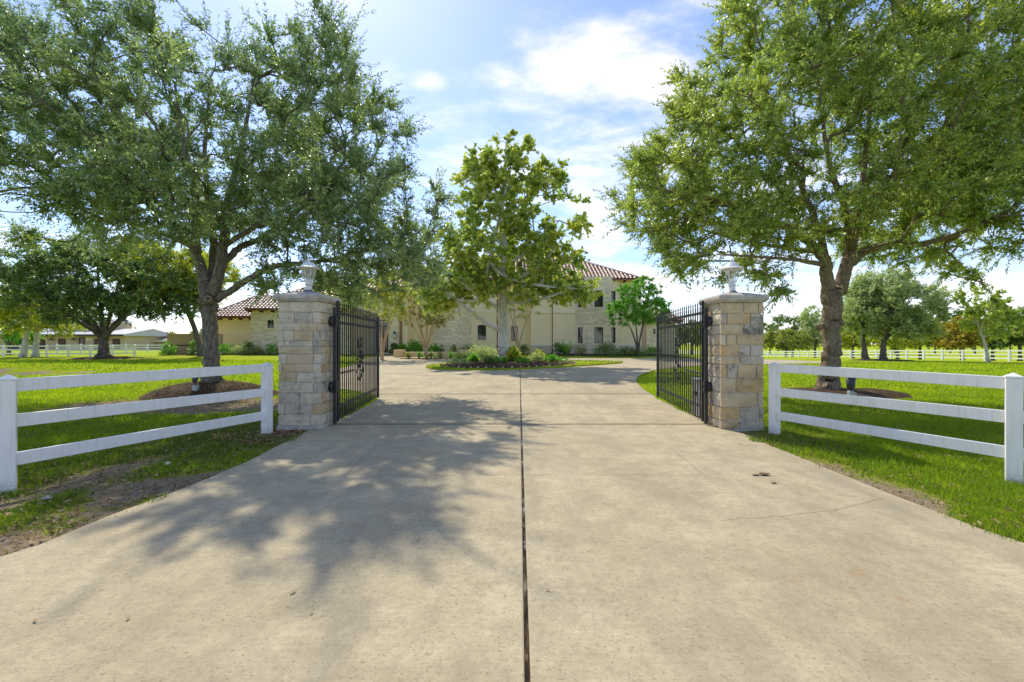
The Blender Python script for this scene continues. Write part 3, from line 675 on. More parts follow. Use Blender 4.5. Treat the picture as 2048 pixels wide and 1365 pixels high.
def rand_rows(rows, seed, palette):
    r = random.Random(seed); out = []
    for a, b, _ in rows:
        n = r.choice([1, 2, 2, 3]); c = sorted([0] + [r.uniform(.25, .75) if n == 2 else (k + r.uniform(-.15, .15)) / n for k in range(1, n)] + [1])
        out.append((a, b, [(c[i], c[i + 1], r.choice(palette)) for i in range(len(c) - 1)]))
    return out
def pillar(cx, cy, rows, label, pal, y_front):
    root = thing('gate_pillar', label, 'pillar', (cx, cy, 0))
    zof = lambda py: CH - (py - HY) / F * y_front
    zt = zof(rows[0][0]); zb = zof(rows[-1][1]); h = HP - 0.035
    MB().box(cx - h, cx + h, cy - h, cy + h, 0.02, zt).build('core', 'mortar', root)
    MB().box(cx - HP - .015, cx + HP + .015, cy - HP - .015, cy + HP + .015, -0.12, zb - 0.004).build('footing', 'cast_stone', root, bevel=0.012)
    front = [(cx - HP, cy - h), (1, 0, 0), (0, -1, 0)]; wd = 2 * HP
    def face(o2, ex, en, rws, width, rev=False):
        o = (o2[0], o2[1], 0)
        for a, b, st in rws:
            for u0, u1, c in st:
                stone_block(root, SM[c], o, ex, en, u0 * width, u1 * width, zof(b), zof(a), 0.004, 0.035 + random.uniform(-.006, .008))
    face((cx - HP, cy - h), (1, 0, 0), (0, -1, 0), rows, wd)
    face((cx + HP, cy + h), (-1, 0, 0), (0, 1, 0), rand_rows(rows, 5, pal), wd)
    face((cx + h, cy - h), (0, 1, 0), (1, 0, 0), rand_rows(rows, int(cx * 10) + 60, pal), 2 * h)
    face((cx - h, cy + h), (0, -1, 0), (-1, 0, 0), rand_rows(rows, int(cx * 7) + 90, pal), 2 * h)
    # moulded cap with a low pyramid on it
    k = math.sqrt(2); e = HP + 0.058
    prof = [(HP * .9 * k, 0.0), ((HP + .02) * k, 0.0), ((HP + .03) * k, 0.022), ((e - .012) * k, 0.03), (e * k, 0.05), ((e + .004) * k, 0.085), ((e - .008) * k, 0.118), ((e - .03) * k, 0.132), ((e - .055) * k, 0.136), (0.2 * k, 0.186), (0.14 * k, 0.198), (0.0, 0.198)]
    MB().lathe((cx, cy, zt + 0.003), prof, 4, True).build('cap', 'cast_stone', root)
    return root, zt + 0.003 + 0.198
PL = (-3.772, 8.45); PR = (4.087, 8.45)
rootL, ztL = pillar(PL[0], PL[1], LROWS, 'cream limestone gate pillar on the left side of the driveway', 'cccgto', 8.07)
rootR, ztR = pillar(PR[0], PR[1], RROWS, 'tan sandstone gate pillar on the right side of the driveway', 'ttccgo', 8.07)

# ------------------------------------------------------------------ lanterns
def lantern(c, label, rot):
    x, y, z = 0.0, 0.0, 0.0; root = thing('lantern', label, 'lantern', c, 'white lanterns on the gate pillars')
    m = MB(); m.lathe((x, y, z), [(.125, 0), (.125, .014), (.10, .022), (.085, .045), (.078, .05)], 24); m.build('foot', 'iron_grey', root, True)
    MB().lathe((x, y, z + .05), [(.072, 0), (.072, .1)], 4, True).build('stem', 'lamp_paint', root, bevel=.006)
    MB().lathe((x, y, z + .15), [(.06, 0), (.078, .012), (.078, .03), (.058, .045), (.062, .07), (.085, .09), (.09, .1), (.07, .108)], 20).build('collar', 'lamp_paint', root, True)
    for k in range(6):
        a = rot + k * math.pi / 3; m = MB()
        def pt(r, dz, da=0.0): return (x + r * math.cos(a + da), y + r * math.sin(a + da), z + .25 + dz)
        m.tube([pt(.075, 0), pt(.10, .05), pt(.112, .10), (pt(.115, .15)), pt(.125, .20), pt(.15, .262)], [.0095, .0085, .0075, .0075, .0075, .009], 6)
        for s in (-1, 1):
            m.tube([pt(.112, .10, .0), pt(.116, .14, .12 * s), pt(.124, .19, .28 * s), pt(.142, .24, .43 * s), pt(.15, .26, .5 * s)], [.007, .0055, .005, .0055, .006], 5)
            pass
        m.build('rib', 'lamp_paint', root, True)
    m = MB(); m.tube([(x + .15 * math.cos(t / 24 * 6.2832), y + .15 * math.sin(t / 24 * 6.2832), z + .51) for t in range(25)], .008, 6); m.build('ring', 'lamp_paint', root, True)
    MB().lathe((x, y, z + .262), [(.06, 0), (.088, .06), (.096, .12), (.112, .2), (.128, .24)], 24, cap=False).build('glass', 'lamp_glass', root, True)
    MB().lathe((x, y, z + .27), [(.012, 0), (.012, .06), (.018, .09), (.02, .115), (.014, .135), (.004, .15)], 12).build('bulb', 'bulb', root, True)
    rf = MB().lathe((x, y, z + .505), [(.13, .008), (.225, 0), (.228, .008), (.195, .024), (.155, .05), (.125, .085), (.092, .118), (.055, .132), (.04, .135)], 16).build('roof', 'lamp_paint', root)
    MB().lathe((x, y, z + .635), [(.042, 0), (.024, .016), (.034, .032), (.04, .05), (.03, .072), (.012, .084), (.014, .094), (.002, .106)], 14).build('finial', 'lamp_paint', rf, True)
    for ch in root.children_recursive:
        for v in ch.data.vertices: v.co = (v.co + ORG[root.name]) * 0.89
lantern((PL[0], PL[1], ztL), 'white scrollwork lantern on top of the left gate pillar', 0.2)
lantern((PR[0], PR[1], ztR), 'white scrollwork lantern on top of the right gate pillar', 0.45)

# ------------------------------------------------------------------ iron gates
def spiral(cx, cz, r0, r1, a0, a1, n=16): return [(cx + (r0 + (r1 - r0) * k / n) * math.cos(a0 + (a1 - a0) * k / n), cz + (r0 + (r1 - r0) * k / n) * math.sin(a0 + (a1 - a0) * k / n)) for k in range(n + 1)]
def gate(A, B, side, label):
    root = thing('iron_gate', label, 'gate', (A[0], A[1], 0), 'double driveway gates')
    A = Vector((A[0], A[1], 0)); B = Vector((B[0], B[1], 0)); d = (B - A); Lg = d.length; d.normalize()
    def q(s, z, off=0.0): p = A + d * s; nn = Vector((d.y, -d.x, 0)) * off; return (p.x + nn.x, p.y + nn.y, z)
    for s, wd, z1 in ((0.0, 0.045, 2.36), (Lg, 0.055, 2.27)):
        MB().bar(q(s, 0.07), q(s, z1), wd, wd, d).build('stile', 'iron', root, bevel=.004)
    for z in (2.13, 1.95, 0.33): MB().bar(q(0.02, z), q(Lg - .02, z), 0.026, 0.04).build('rail', 'iron', root)
    n = 25; first = None
    for k in range(1, n):
        s = Lg * k / n; m = MB(); base = q(s, 0)
        if first is None:
            a = 0.0105
            for zc in (2.13, 1.95, 0.33): m.bar((0, 0, zc - .026), (0, 0, zc + .026), .038, .034, (d.x, d.y, 0))
            m.bar((0, 0, .10), (0, 0, 2.25), 2 * a, 2 * a, (d.x, d.y, 0)); m.lathe((0, 0, 2.245), [(.006, 0), (.015, .012), (.006, .024), (.016, .045), (.011, .075), (.001, .12)], 6)
            me = bpy.data.meshes.new('picket'); me.from_pydata(m.v, [], m.f); me.materials.append(MAT['iron']); first = me
        o = bpy.data.objects.new('picket', first); link(o, root); o.location = Vector(base) - ORG[root.name]
    # scroll ornament in the middle
    s0 = Lg * 0.47
    def scr(pts, r=0.009): return MB().tube([q(s0 + u * 2.0, z, -0.012 * side) for u, z in pts], r * 1.15, 5).build('scroll', 'iron', root, True)
    scr([(-.02, .70), (-.10, .80), (-.13, .93), (-.06, 1.06), (.05, 1.16), (.11, 1.27), (.06, 1.38), (-.05, 1.44), (-.10, 1.52), (-.06, 1.62), (.02, 1.66)], 0.012)
    scr([(-.02, .70), (.09, .78), (.15, .90), (.12, 1.04), (.05, 1.16)], 0.011)
    scr(spiral(.02, .88, .10, .02, -1.6, 5.5)); scr(spiral(-.03, 1.02, .075, .015, 3.8, -3.2)); scr(spiral(.09, 1.24, .075, .015, -1.2, 5.2))
    scr(spiral(-.09, 1.20, .06, .012, .2, 6.6)); scr(spiral(.02, 1.50, .085, .015, 3.6, -3.6)); scr(spiral(.09, 1.62, .06, .012, 2.2, 8.6)); scr(spiral(.0, .74, .07, .015, 1.2, 7.4))
    scr([(.05, 1.16), (-.02, 1.30), (.05, 1.44), (.11, 1.56), (.08, 1.68)], .009)
    # bar for the opener arm, then the hinge post with its two hinges
    MB().bar(q(0, 0.97), q(1.2, 0.97), 0.03, 0.035).build('opener_bar', 'iron', root)
    hp = q(-0.19, 0)
    MB().bar((hp[0], hp[1], 0.06), (hp[0], hp[1], 2.22), 0.06, 0.06, d).build('hinge_post', 'iron', root, bevel=.005)
    for z in (1.84, 0.62):
        hg = MB().bar(q(-0.195, z), q(-0.195, z + .24), 0.085, 0.05, d).build('hinge', 'iron', root, bevel=.006)
        m = MB(); m.tube([q(-0.195, z + .03, -.055 * side), q(-0.195, z + .12, -.075 * side), q(-0.195, z + .21, -.055 * side)], [.03, .05, .03], 10); m.build('knuckle', 'iron', hg, True)
        m = MB(); m.bar(q(-.19, z + .17), q(0.0, z + .17), .025, .05); m.bar(q(-.19, z + .06), q(0.0, z + .06), .025, .05); m.build('hinge_strap', 'iron', hg)
        m = MB(); nn = -side; m.bar(q(-.195, z + .1), q(-.195, z + .12, .0), .02, .02)
        m.build('pin', 'iron_grey', hg)
    return root
gate((-3.315, 8.66), (-3.635, 12.35), 1, 'black iron gate leaf hung on the left stone pillar')
gate((3.63, 8.66), (3.985, 12.45), -1, 'black iron gate leaf hung on the right stone pillar')

def small_fixtures():
    # housing of the gate motor behind the right leaf
    r = thing('gate_operator', 'grey metal gate operator box behind the right gate leaf', 'box', (4.06, 9.75, 0))
    MB().box(3.93, 4.20, 9.55, 9.95, 0, .76).build('housing', 'zinc', r, bevel=.012)
    MB().box(3.90, 4.23, 9.52, 9.98, .762, .80).build('lid', 'zinc', r, bevel=.01)
    MB().box(3.915, 3.928, 9.68, 9.82, .44, .52).build('latch', 'iron', r)
    MB().box(3.88, 4.25, 9.5, 10.0, -.08, .035).build('pad', 'cast_stone', r, bevel=.01)
    # security lamp on the side of the left pillar
    x, y, z = PL[0] - HP - .02, 8.38, PZ(692, 8.4)
    r = thing('wall_camera', 'small dark round security camera on side of the left pillar', 'camera', (x, y, z))
    MB().bar((x + .03, y, z + .03), (x - .03, y, z + .03), .10, .10).build('bracket', 'plastic_dark', r, bevel=.01)
    m = MB(); m.tube([(x - .05, y + .07, z), (x - .05, y - .02, z), (x - .05, y - .06, z)], [.035, .052, .05], 16); m.build('body', 'plastic_dark', r, True)
    m = MB(); m.tube([(x - .05, y - .060, z), (x - .05, y - .068, z)], [.044, .042], 16); m.build('rim', 'plastic_grey', r, True)
    m = MB(); m.tube([(x - .05, y - .068, z), (x - .05, y - .074, z)], [.018, .014], 12); m.build('lens', 'iron', r, True)
    m = MB(); m.tube([(x - .09, y, z + .06), (x - .04, y, z + .085), (x + .02, y, z + .06)], .018, 8); m.build('hood', 'plastic_dark', r, True)
    # flood lamps at the feet of the two big trees
    x, y = PX(391, 12.6), 12.6; z = PZ(785, 12.6)
    r = thing('tree_spotlight', 'grey box spotlight on the mulch mound under the left oak', 'spotlight', (x, y, z), 'spotlights under the oaks')
    MB().box(x - .07, x + .07, y - .06, y + .06, z - .01, z + .19).build('junction_box', 'plastic_grey', r, bevel=.01)
    m = MB(); m.tube([(x, y, z + .19), (x, y, z + .25), (x - .03, y + .03, z + .30)], .018, 8); m.build('knuckle', 'plastic_dark', r)
    m = MB(); m.tube([(x - .02, y + .0, z + .27), (x - .04, y + .03, z + .33), (x - .06, y + .09, z + .42)], [.04, .07, .085], 12); m.build('lamp_head', 'plastic_dark', r, True)
    x, y = PX(1703, 12.5), 12.5; z = PZ(796, 12.5)
    r = thing('tree_spotlight', 'dark cylinder spotlight on grey box beside the right oak trunk', 'spotlight', (x, y, z), 'spotlights under the oaks')
    MB().box(x - .085, x + .035, y - .05, y + .06, z - .01, z + .19).build('junction_box', 'plastic_grey', r, bevel=.01)
    MB().box(x + .045, x + .105, y - .05, y + .06, z - .01, z + .15).build('junction_box', 'plastic_grey', r, bevel=.01)
    m = MB(); m.tube([(x, y + .03, z + .16), (x, y + .03, z + .24)], [.035, .05], 12); m.build('knuckle', 'plastic_dark', r, True)
    m = MB(); m.tube([(x, y + .03, z + .24), (x, y + .03, z + .30), (x, y + .03, z + .55)], [.07, .10, .115], 18); m.build('lamp_head', 'plastic_dark', r, True)
small_fixtures()

# ------------------------------------------------------------------ near fences
def fence(posts, label, h=1.2, rails=((1.05, .14), (.655, .14), (.255, .14)), pw=.132, mat='vinyl', cap=True, group=None, near=True, ends=(0, 0)):
    """posts: list of (x, y); every post and every rail is a part"""
    r = thing('rail_fence', label, 'fence', (posts[0][0], posts[0][1], g1(*posts[0])), group)
    for i, (x, y) in enumerate(posts):
        a = posts[max(0, i - 1)]; b = posts[min(len(posts) - 1, i + 1)]; d = Vector((b[0] - a[0], b[1] - a[1], 0)).normalized(); z = g1(x, y)
        p = MB().bar((x, y, z - .1), (x, y, z + h - .035), pw, pw, d).build('post', mat, r, bevel=.008 if near else 0)
        if cap:
            m = MB(); k = pw / 2 + .006; n_ = Vector((-d.y, d.x, 0)); c = Vector((x, y, z + h - .034))
            q = [c + d * k + n_ * k, c - d * k + n_ * k, c - d * k - n_ * k, c + d * k - n_ * k]
            m.add(q + [v + Vector((0, 0, .02)) for v in q] + [c + Vector((0, 0, .062))], [(0, 1, 2, 3), (0, 4, 5, 1), (1, 5, 6, 2), (2, 6, 7, 3), (3, 7, 4, 0), (4, 8, 5), (5, 8, 6), (6, 8, 7), (7, 8, 4)])
            m.build('post_cap', mat, p, bevel=.003 if near else 0)
    for (x0, y0), (x1, y1) in zip(posts, posts[1:]):
        z0, z1 = g1(x0, y0), g1(x1, y1); d = Vector((x1 - x0, y1 - y0, 0)).normalized() * (pw / 2 - .004)
        for zr, hr in rails:
            sag = random.uniform(-.012, .012) if near else 0
            MB().bar((x0 + d.x, y0 + d.y, z0 + zr + hr / 2 + sag), (x1 - d.x, y1 - d.y, z1 + zr + hr / 2 - sag), .042, hr).build('rail', mat, r, bevel=.006 if near else 0)
    return r
fence([(-8.3, 3.9), (-5.3, 4.78), (-4.19, 7.78)], 'white three-rail vinyl fence left of the drive, in front of the oak')
fence([(4.50, 7.80), (5.60, 5.08), (8.4, 4.4)], 'white three-rail vinyl fence right of the drive, beside the tan pillar')
yy = [44.4 + 2.4 * k for k in range(42)]
fence([(51.2 - 0.012 * (y - 44), y) for y in yy], 'long white fence across the far side of the right lawn', mat='vinyl_far', near=False, cap=True, pw=.16)
fence([(-64 + 2.42 * k, 49 - .1 * k) for k in range(11)], 'white fence behind the white-barked trees on the left', mat='vinyl_far', near=False, pw=.17)
fence([(-66 + 2.4 * k, 66 + 1.1 * k) for k in range(15)], 'white fence in front of the tan stable on the left', mat='vinyl_far', near=False, pw=.18, h=1.3)

def litter():
    # clods, a shell of bark and some leaves on the drive
    for (px, py, s, lab) in ((1528, 956, .055, 'largest brown mud clod on the right half of the drive'), (1512, 957, .03, 'small brown mud clod beside the largest one on the drive'), (1547, 973, .025, 'small dark mud clod nearest the camera on the right drive')):
        x, y = gpx(px, py); m = MB(); m.lathe((0, 0, 0), [(s * .5, 0), (s, s * .15), (s * .8, s * .4), (s * .2, s * .5)], 9)
        m.v = [(x + a * random.uniform(.8, 1.9), y + b * random.uniform(.5, .9), DR + .002 + c) for a, b, c in m.v]
        tag(m.build('mud_clod', 'soil', None), lab, 'clod', 'mud clods on the drive')
    x, y = gpx(93, 1002); m = MB()
    m.add([(x - .07, y - .03, .03), (x + .03, y - .04, .035), (x + .08, y + .01, .03), (x + .0, y + .05, .06), (x - .06, y + .03, .03), (x, y, .075), (x - .02, y, -.01)], [(0, 1, 5), (1, 2, 5), (2, 3, 5), (3, 4, 5), (4, 0, 5), (1, 0, 6), (2, 1, 6), (3, 2, 6), (4, 3, 6), (0, 4, 6)])
    m.v = [(x + (a - x) * .7, y + (b - y) * .7, c * .75) for a, b, c in m.v]; tag(m.build('flat_stone', 'cast_stone', None), 'pale flat stone lying on bare soil left of the drive', 'stone')
    x, y = gpx(1360 / 3.175, 750 / 3.175 + 700 - 6); x, y = -4.35, 5.75
    m = MB(); m.lathe((x, y, .03), [(.02, -.02), (.035, .0), (.03, .02), (.008, .03)], 8); tag(m.build('pebble', 'stone_cream', None), 'small pale pebble in the grass near left drive edge', 'stone')
litter()
# ------------------------------------------------------------------ trees
def catmull(P, per=6):
    P = [np.array(p, float) for p in P]; Q = [2 * P[0] - P[1]] + P + [2 * P[-1] - P[-2]]; out = []
    for i in range(1, len(Q) - 2):
        a, b, c, d = Q[i - 1], Q[i], Q[i + 1], Q[i + 2]
        for k in range(per):
            t = k / per; out.append(0.5 * ((2 * b) + (-a + c) * t + (2 * a - 5 * b + 4 * c - d) * t * t + (-a + 3 * b - 3 * c + d) * t ** 3))
    out.append(P[-1]); return np.array(out)
def unit(a): return a / np.maximum(np.linalg.norm(a, axis=-1, keepdims=True), 1e-9)
OVAL = (np.array([[(0, 0, 0), (.42, .5, .10), (1, 0, -.06), (.42, -.5, .10)]], float))
LOBED = np.array([[(0, 0, 0), (.45, .26, .05), (1, 0, -.1), (.45, -.26, .05)], [(0, 0, 0), (.08, .5, .05), (.62, .62, -.12), (.40, .16, .03)], [(0, 0, 0), (.40, -.16, .03), (.62, -.62, -.12), (.08, -.5, .05)]], float)
STRAP = np.array([[(0, -.5, 0), (0, .5, 0), (1, .22, -.25), (1, -.22, -.25)]], float)
def leaves_mesh(name, pos, axis, nrm, size, width, tmpl, rnd, clump, mat, parent):
    n = len(pos); ax = unit(axis); sd = unit(np.cross(nrm, ax)); nn = np.cross(ax, sd); nq = len(tmpl)
    V = np.empty((n, nq, 4, 3), np.float32)
    for q in range(nq):
        for k in range(4):
            u, v, h = tmpl[q][k]
            V[:, q, k] = pos + ax * (u * size)[:, None] + sd * (v * width)[:, None] + nn * (h * size)[:, None]
    Fq = np.arange(n * nq * 4, dtype=np.int32).reshape(-1, 4)
    return np_mesh(name, V.reshape(-1, 3), Fq, mat, parent, {'rnd': np.repeat(rnd, nq * 4), 'clump': np.repeat(clump, nq * 4)})
def sample_lobes(lobes, n, R_, shell=0.5, gap=1.3, gapth=0.30):
    vol = np.array([l[3] * l[4] * l[5] * (l[6] if len(l) > 6 else 1) for l in lobes]); p = vol ** 0.8; p /= p.sum(); out = []; cen = []
    while len(out) < n:
        i = R_.choice(len(lobes), p=p); l = lobes[i]; d = unit(R_.normal(size=3)); r = (1 - shell) + shell * R_.random() ** 0.55 if R_.random() < 0.8 else R_.random() ** .5
        q = np.array(l[:3]) + d * np.array(l[3:6]) * r
        if vnoise(q[0] + .6 * q[2], q[1] - .8 * q[2] + 33, gap) < gapth: continue
        out.append(q); cen.append(l[:3])
    return np.array(out), np.array(cen)
def tree(name, label, group, base, trunk, limbs, lobes, tips=300, twigs=9, leaves=20, size=.11, width=.04, twig=(.35, .9), up=.35, seed=1,
         leaf='leaf_oak', bark='bark_oak', tmpl=OVAL, r_tip=.011, shell=.5, gap=1.4, gapth=.3, sides=14, spire=0.0, droop=.12, thin_bark=None, flare=1.5, spread=.75):
    R_ = np.random.default_rng(seed); random.seed(seed)
    root = thing(name, label, 'tree', base, group)
    # trunk and limbs -------------------------------------------------
    m = MB(); pos = []; par = []; plen = []; fixed = []
    def lay(path, first_parent, nseg, nside):
        c = catmull(path, nseg); prev = first_parent; rad = c[:, 3]
        pts = c[:, :3].copy()
        if len(pts) > 4: pts[1:-1] += R_.normal(size=(len(pts) - 2, 3)) * rad[1:-1, None] * .10
        m.tube([tuple(p) for p in pts], list(rad), nside, True, 0.06)
        for k, p in enumerate(pts):
            pos.append(p); par.append(prev); plen.append(0 if prev < 0 else plen[prev] + np.linalg.norm(p - pos[prev])); fixed.append(rad[k]); prev = len(pos) - 1
    t = [list(p) for p in trunk]
    if flare > 1: t = [[t[0][0], t[0][1], t[0][2] - .12, t[0][3] * flare], [t[0][0], t[0][1], t[0][2] + .10, t[0][3] * (1 + (flare - 1) * .45)], [t[0][0] * .8 + t[1][0] * .2, t[0][1], t[0][2] + .45, t[0][3]]] + t[1:]
    lay(t, -1, 7, sides)
    for lb in limbs:
        p0 = np.array(lb[0][:3]); i = int(np.argmin([np.linalg.norm(np.array(q) - p0) for q in pos])); lay(lb, i, 6, max(7, sides - 4))
    trunk_o = m.build('trunk', bark, root, True)
    nfix = len(pos); start = len(t) * 3
    # branches towards the clumps of foliage -------------------------
    TP, TC = sample_lobes(lobes, tips, R_, shell, gap, gapth)
    cap = nfix + tips * 14; P = np.zeros((cap, 3)); P[:nfix] = pos; PL_ = np.zeros(cap); PL_[:nfix] = plen; PA = np.full(cap, -1); PA[:nfix] = par
    n = nfix; D0 = np.array([np.min(np.linalg.norm(P[:nfix] - q, axis=1)) for q in TP]); tipi = []; paths = []
    lo = max(0, min(nfix - 1, int(nfix * .0)))
    zmin = t[-1][2] - .25 * (t[-1][2] - t[0][2])
    bad = P[:, 2] < zmin
    for ti in np.argsort(D0):
        q = TP[ti]; d = np.linalg.norm(P[:n] - q, axis=1); cost = d + .22 * PL_[:n] + np.where(bad[:n], 50, 0) + np.where(P[:n, 2] > q[2] + .3, .5, 0); j = int(np.argmin(cost)); a = P[j]
        k = min(12, max(1, int(math.ceil(d[j] / .5)))); dirn = a - P[PA[j]] if PA[j] >= 0 else np.array([0, 0, 1.]); dirn = unit(dirn)
        ctrl = a + dirn * d[j] * .33 + np.array([0, 0, d[j] * .10]) + R_.normal(size=3) * d[j] * .07
        prev = j; path = [j]
        for s in range(1, k + 1):
            u = s / k; pt = a * (1 - u) ** 2 + ctrl * 2 * u * (1 - u) + q * u * u
            P[n] = pt; PA[n] = prev; PL_[n] = PL_[prev] + np.linalg.norm(pt - P[prev]); bad[n] = False; prev = n; path.append(n); n += 1
        tipi.append(prev); paths.append(path)
    cnt = np.zeros(n); cnt[tipi] += 1
    for i in range(n - 1, -1, -1):
        if PA[i] >= 0: cnt[PA[i]] += cnt[i]
    rad = r_tip * np.maximum(cnt, 1) ** .46; lim = np.full(n, 9.); lim[:nfix] = np.array(fixed) * .85; rad = np.minimum(rad, lim)
    for i in range(nfix, n): rad[i] = min(rad[i], rad[PA[i]])
    m = MB()
    for pth in paths:
        m.tube([tuple(P[i]) for i in pth], [min(rad[pth[0]], rad[pth[1]] * 1.25)] + [rad[i] for i in pth[1:]], 5, False)
    # twigs and leaves ------------------------------------------------
    T = len(TP) * twigs; o = np.repeat(P[tipi], twigs, 0); bdir = np.repeat(unit(P[tipi] - P[PA[tipi]]), twigs, 0)
    tip_order = np.array([int(i) for i in np.argsort(D0)]); cen = np.repeat(TC[tip_order], twigs, 0)
    outw = unit(o - cen); dirs = unit(bdir * .5 + outw * .55 + np.array([0, 0, up]) + R_.normal(size=(T, 3)) * spread)
    back = R_.random((T, 1)) ** 1.5; o = o * (1 - back * .5) + np.repeat(P[PA[tipi]], twigs, 0) * back * .5
    ln = twig[0] + (twig[1] - twig[0]) * R_.random(T) ** 1.6
    zt = TP[:, 2].max(); 
    if spire > 0:
        hi = sstep(np.percentile(TP[:, 2], 55), zt, o[:, 2]) * (R_.random(T) < .35)
        ln = ln * (1 + spire * hi); dirs = unit(dirs + np.array([0, 0, 1.3]) * hi[:, None])
    for i in range(T):
        e = o[i] + dirs[i] * ln[i]; e[2] -= droop * ln[i] * .3
        if size < .16 or i % 3 == 0: m.tube([tuple(o[i]), tuple(e)], [r_tip * .55, r_tip * .2], 3, False)
    m.build('branches', thin_bark or bark, root, True)
    u = (np.arange(leaves)[None, :] + R_.random((T, leaves))) / leaves; u = .08 + .95 * u
    pos_ = o[:, None] + dirs[:, None] * (ln[:, None] * u)[..., None]; pos_[..., 2] -= droop * ln[:, None] * u ** 2 * .6
    pos_ += R_.normal(size=pos_.shape) * .012
    rv = R_.normal(size=(T, leaves, 3)); perp = unit(rv - dirs[:, None] * np.sum(rv * dirs[:, None], -1, keepdims=True))
    ax = unit(dirs[:, None] * .75 + perp * .8 + np.array([0, 0, -.12])); nr = unit(R_.normal(size=(T, leaves, 3)) * .75 + np.array([0, 0, .75]))
    sz = size * (.65 + .6 * R_.random((T, leaves))) * (1 - .25 * u); tipclump = R_.random(len(TP)); twc = np.repeat(tipclump, twigs) * .6 + .4 * R_.random(T)
    N_ = T * leaves
    leaves_mesh('crown', pos_.reshape(N_, 3), ax.reshape(N_, 3), nr.reshape(N_, 3), sz.ravel(), sz.ravel() * (width / size), tmpl, R_.random(N_), np.repeat(twc, leaves), leaf, root)
    return root
def wp(px, py, Y, r): x, y, z = W(px, py, Y); return (x, y, z, r)
def lobe(px, py, Y, rxpx, rzpx, ry, wgt=1.0):
    x, y, z = W(px, py, Y); k = Y / F; return (x, y, z, rxpx * k, ry, rzpx * k, wgt)

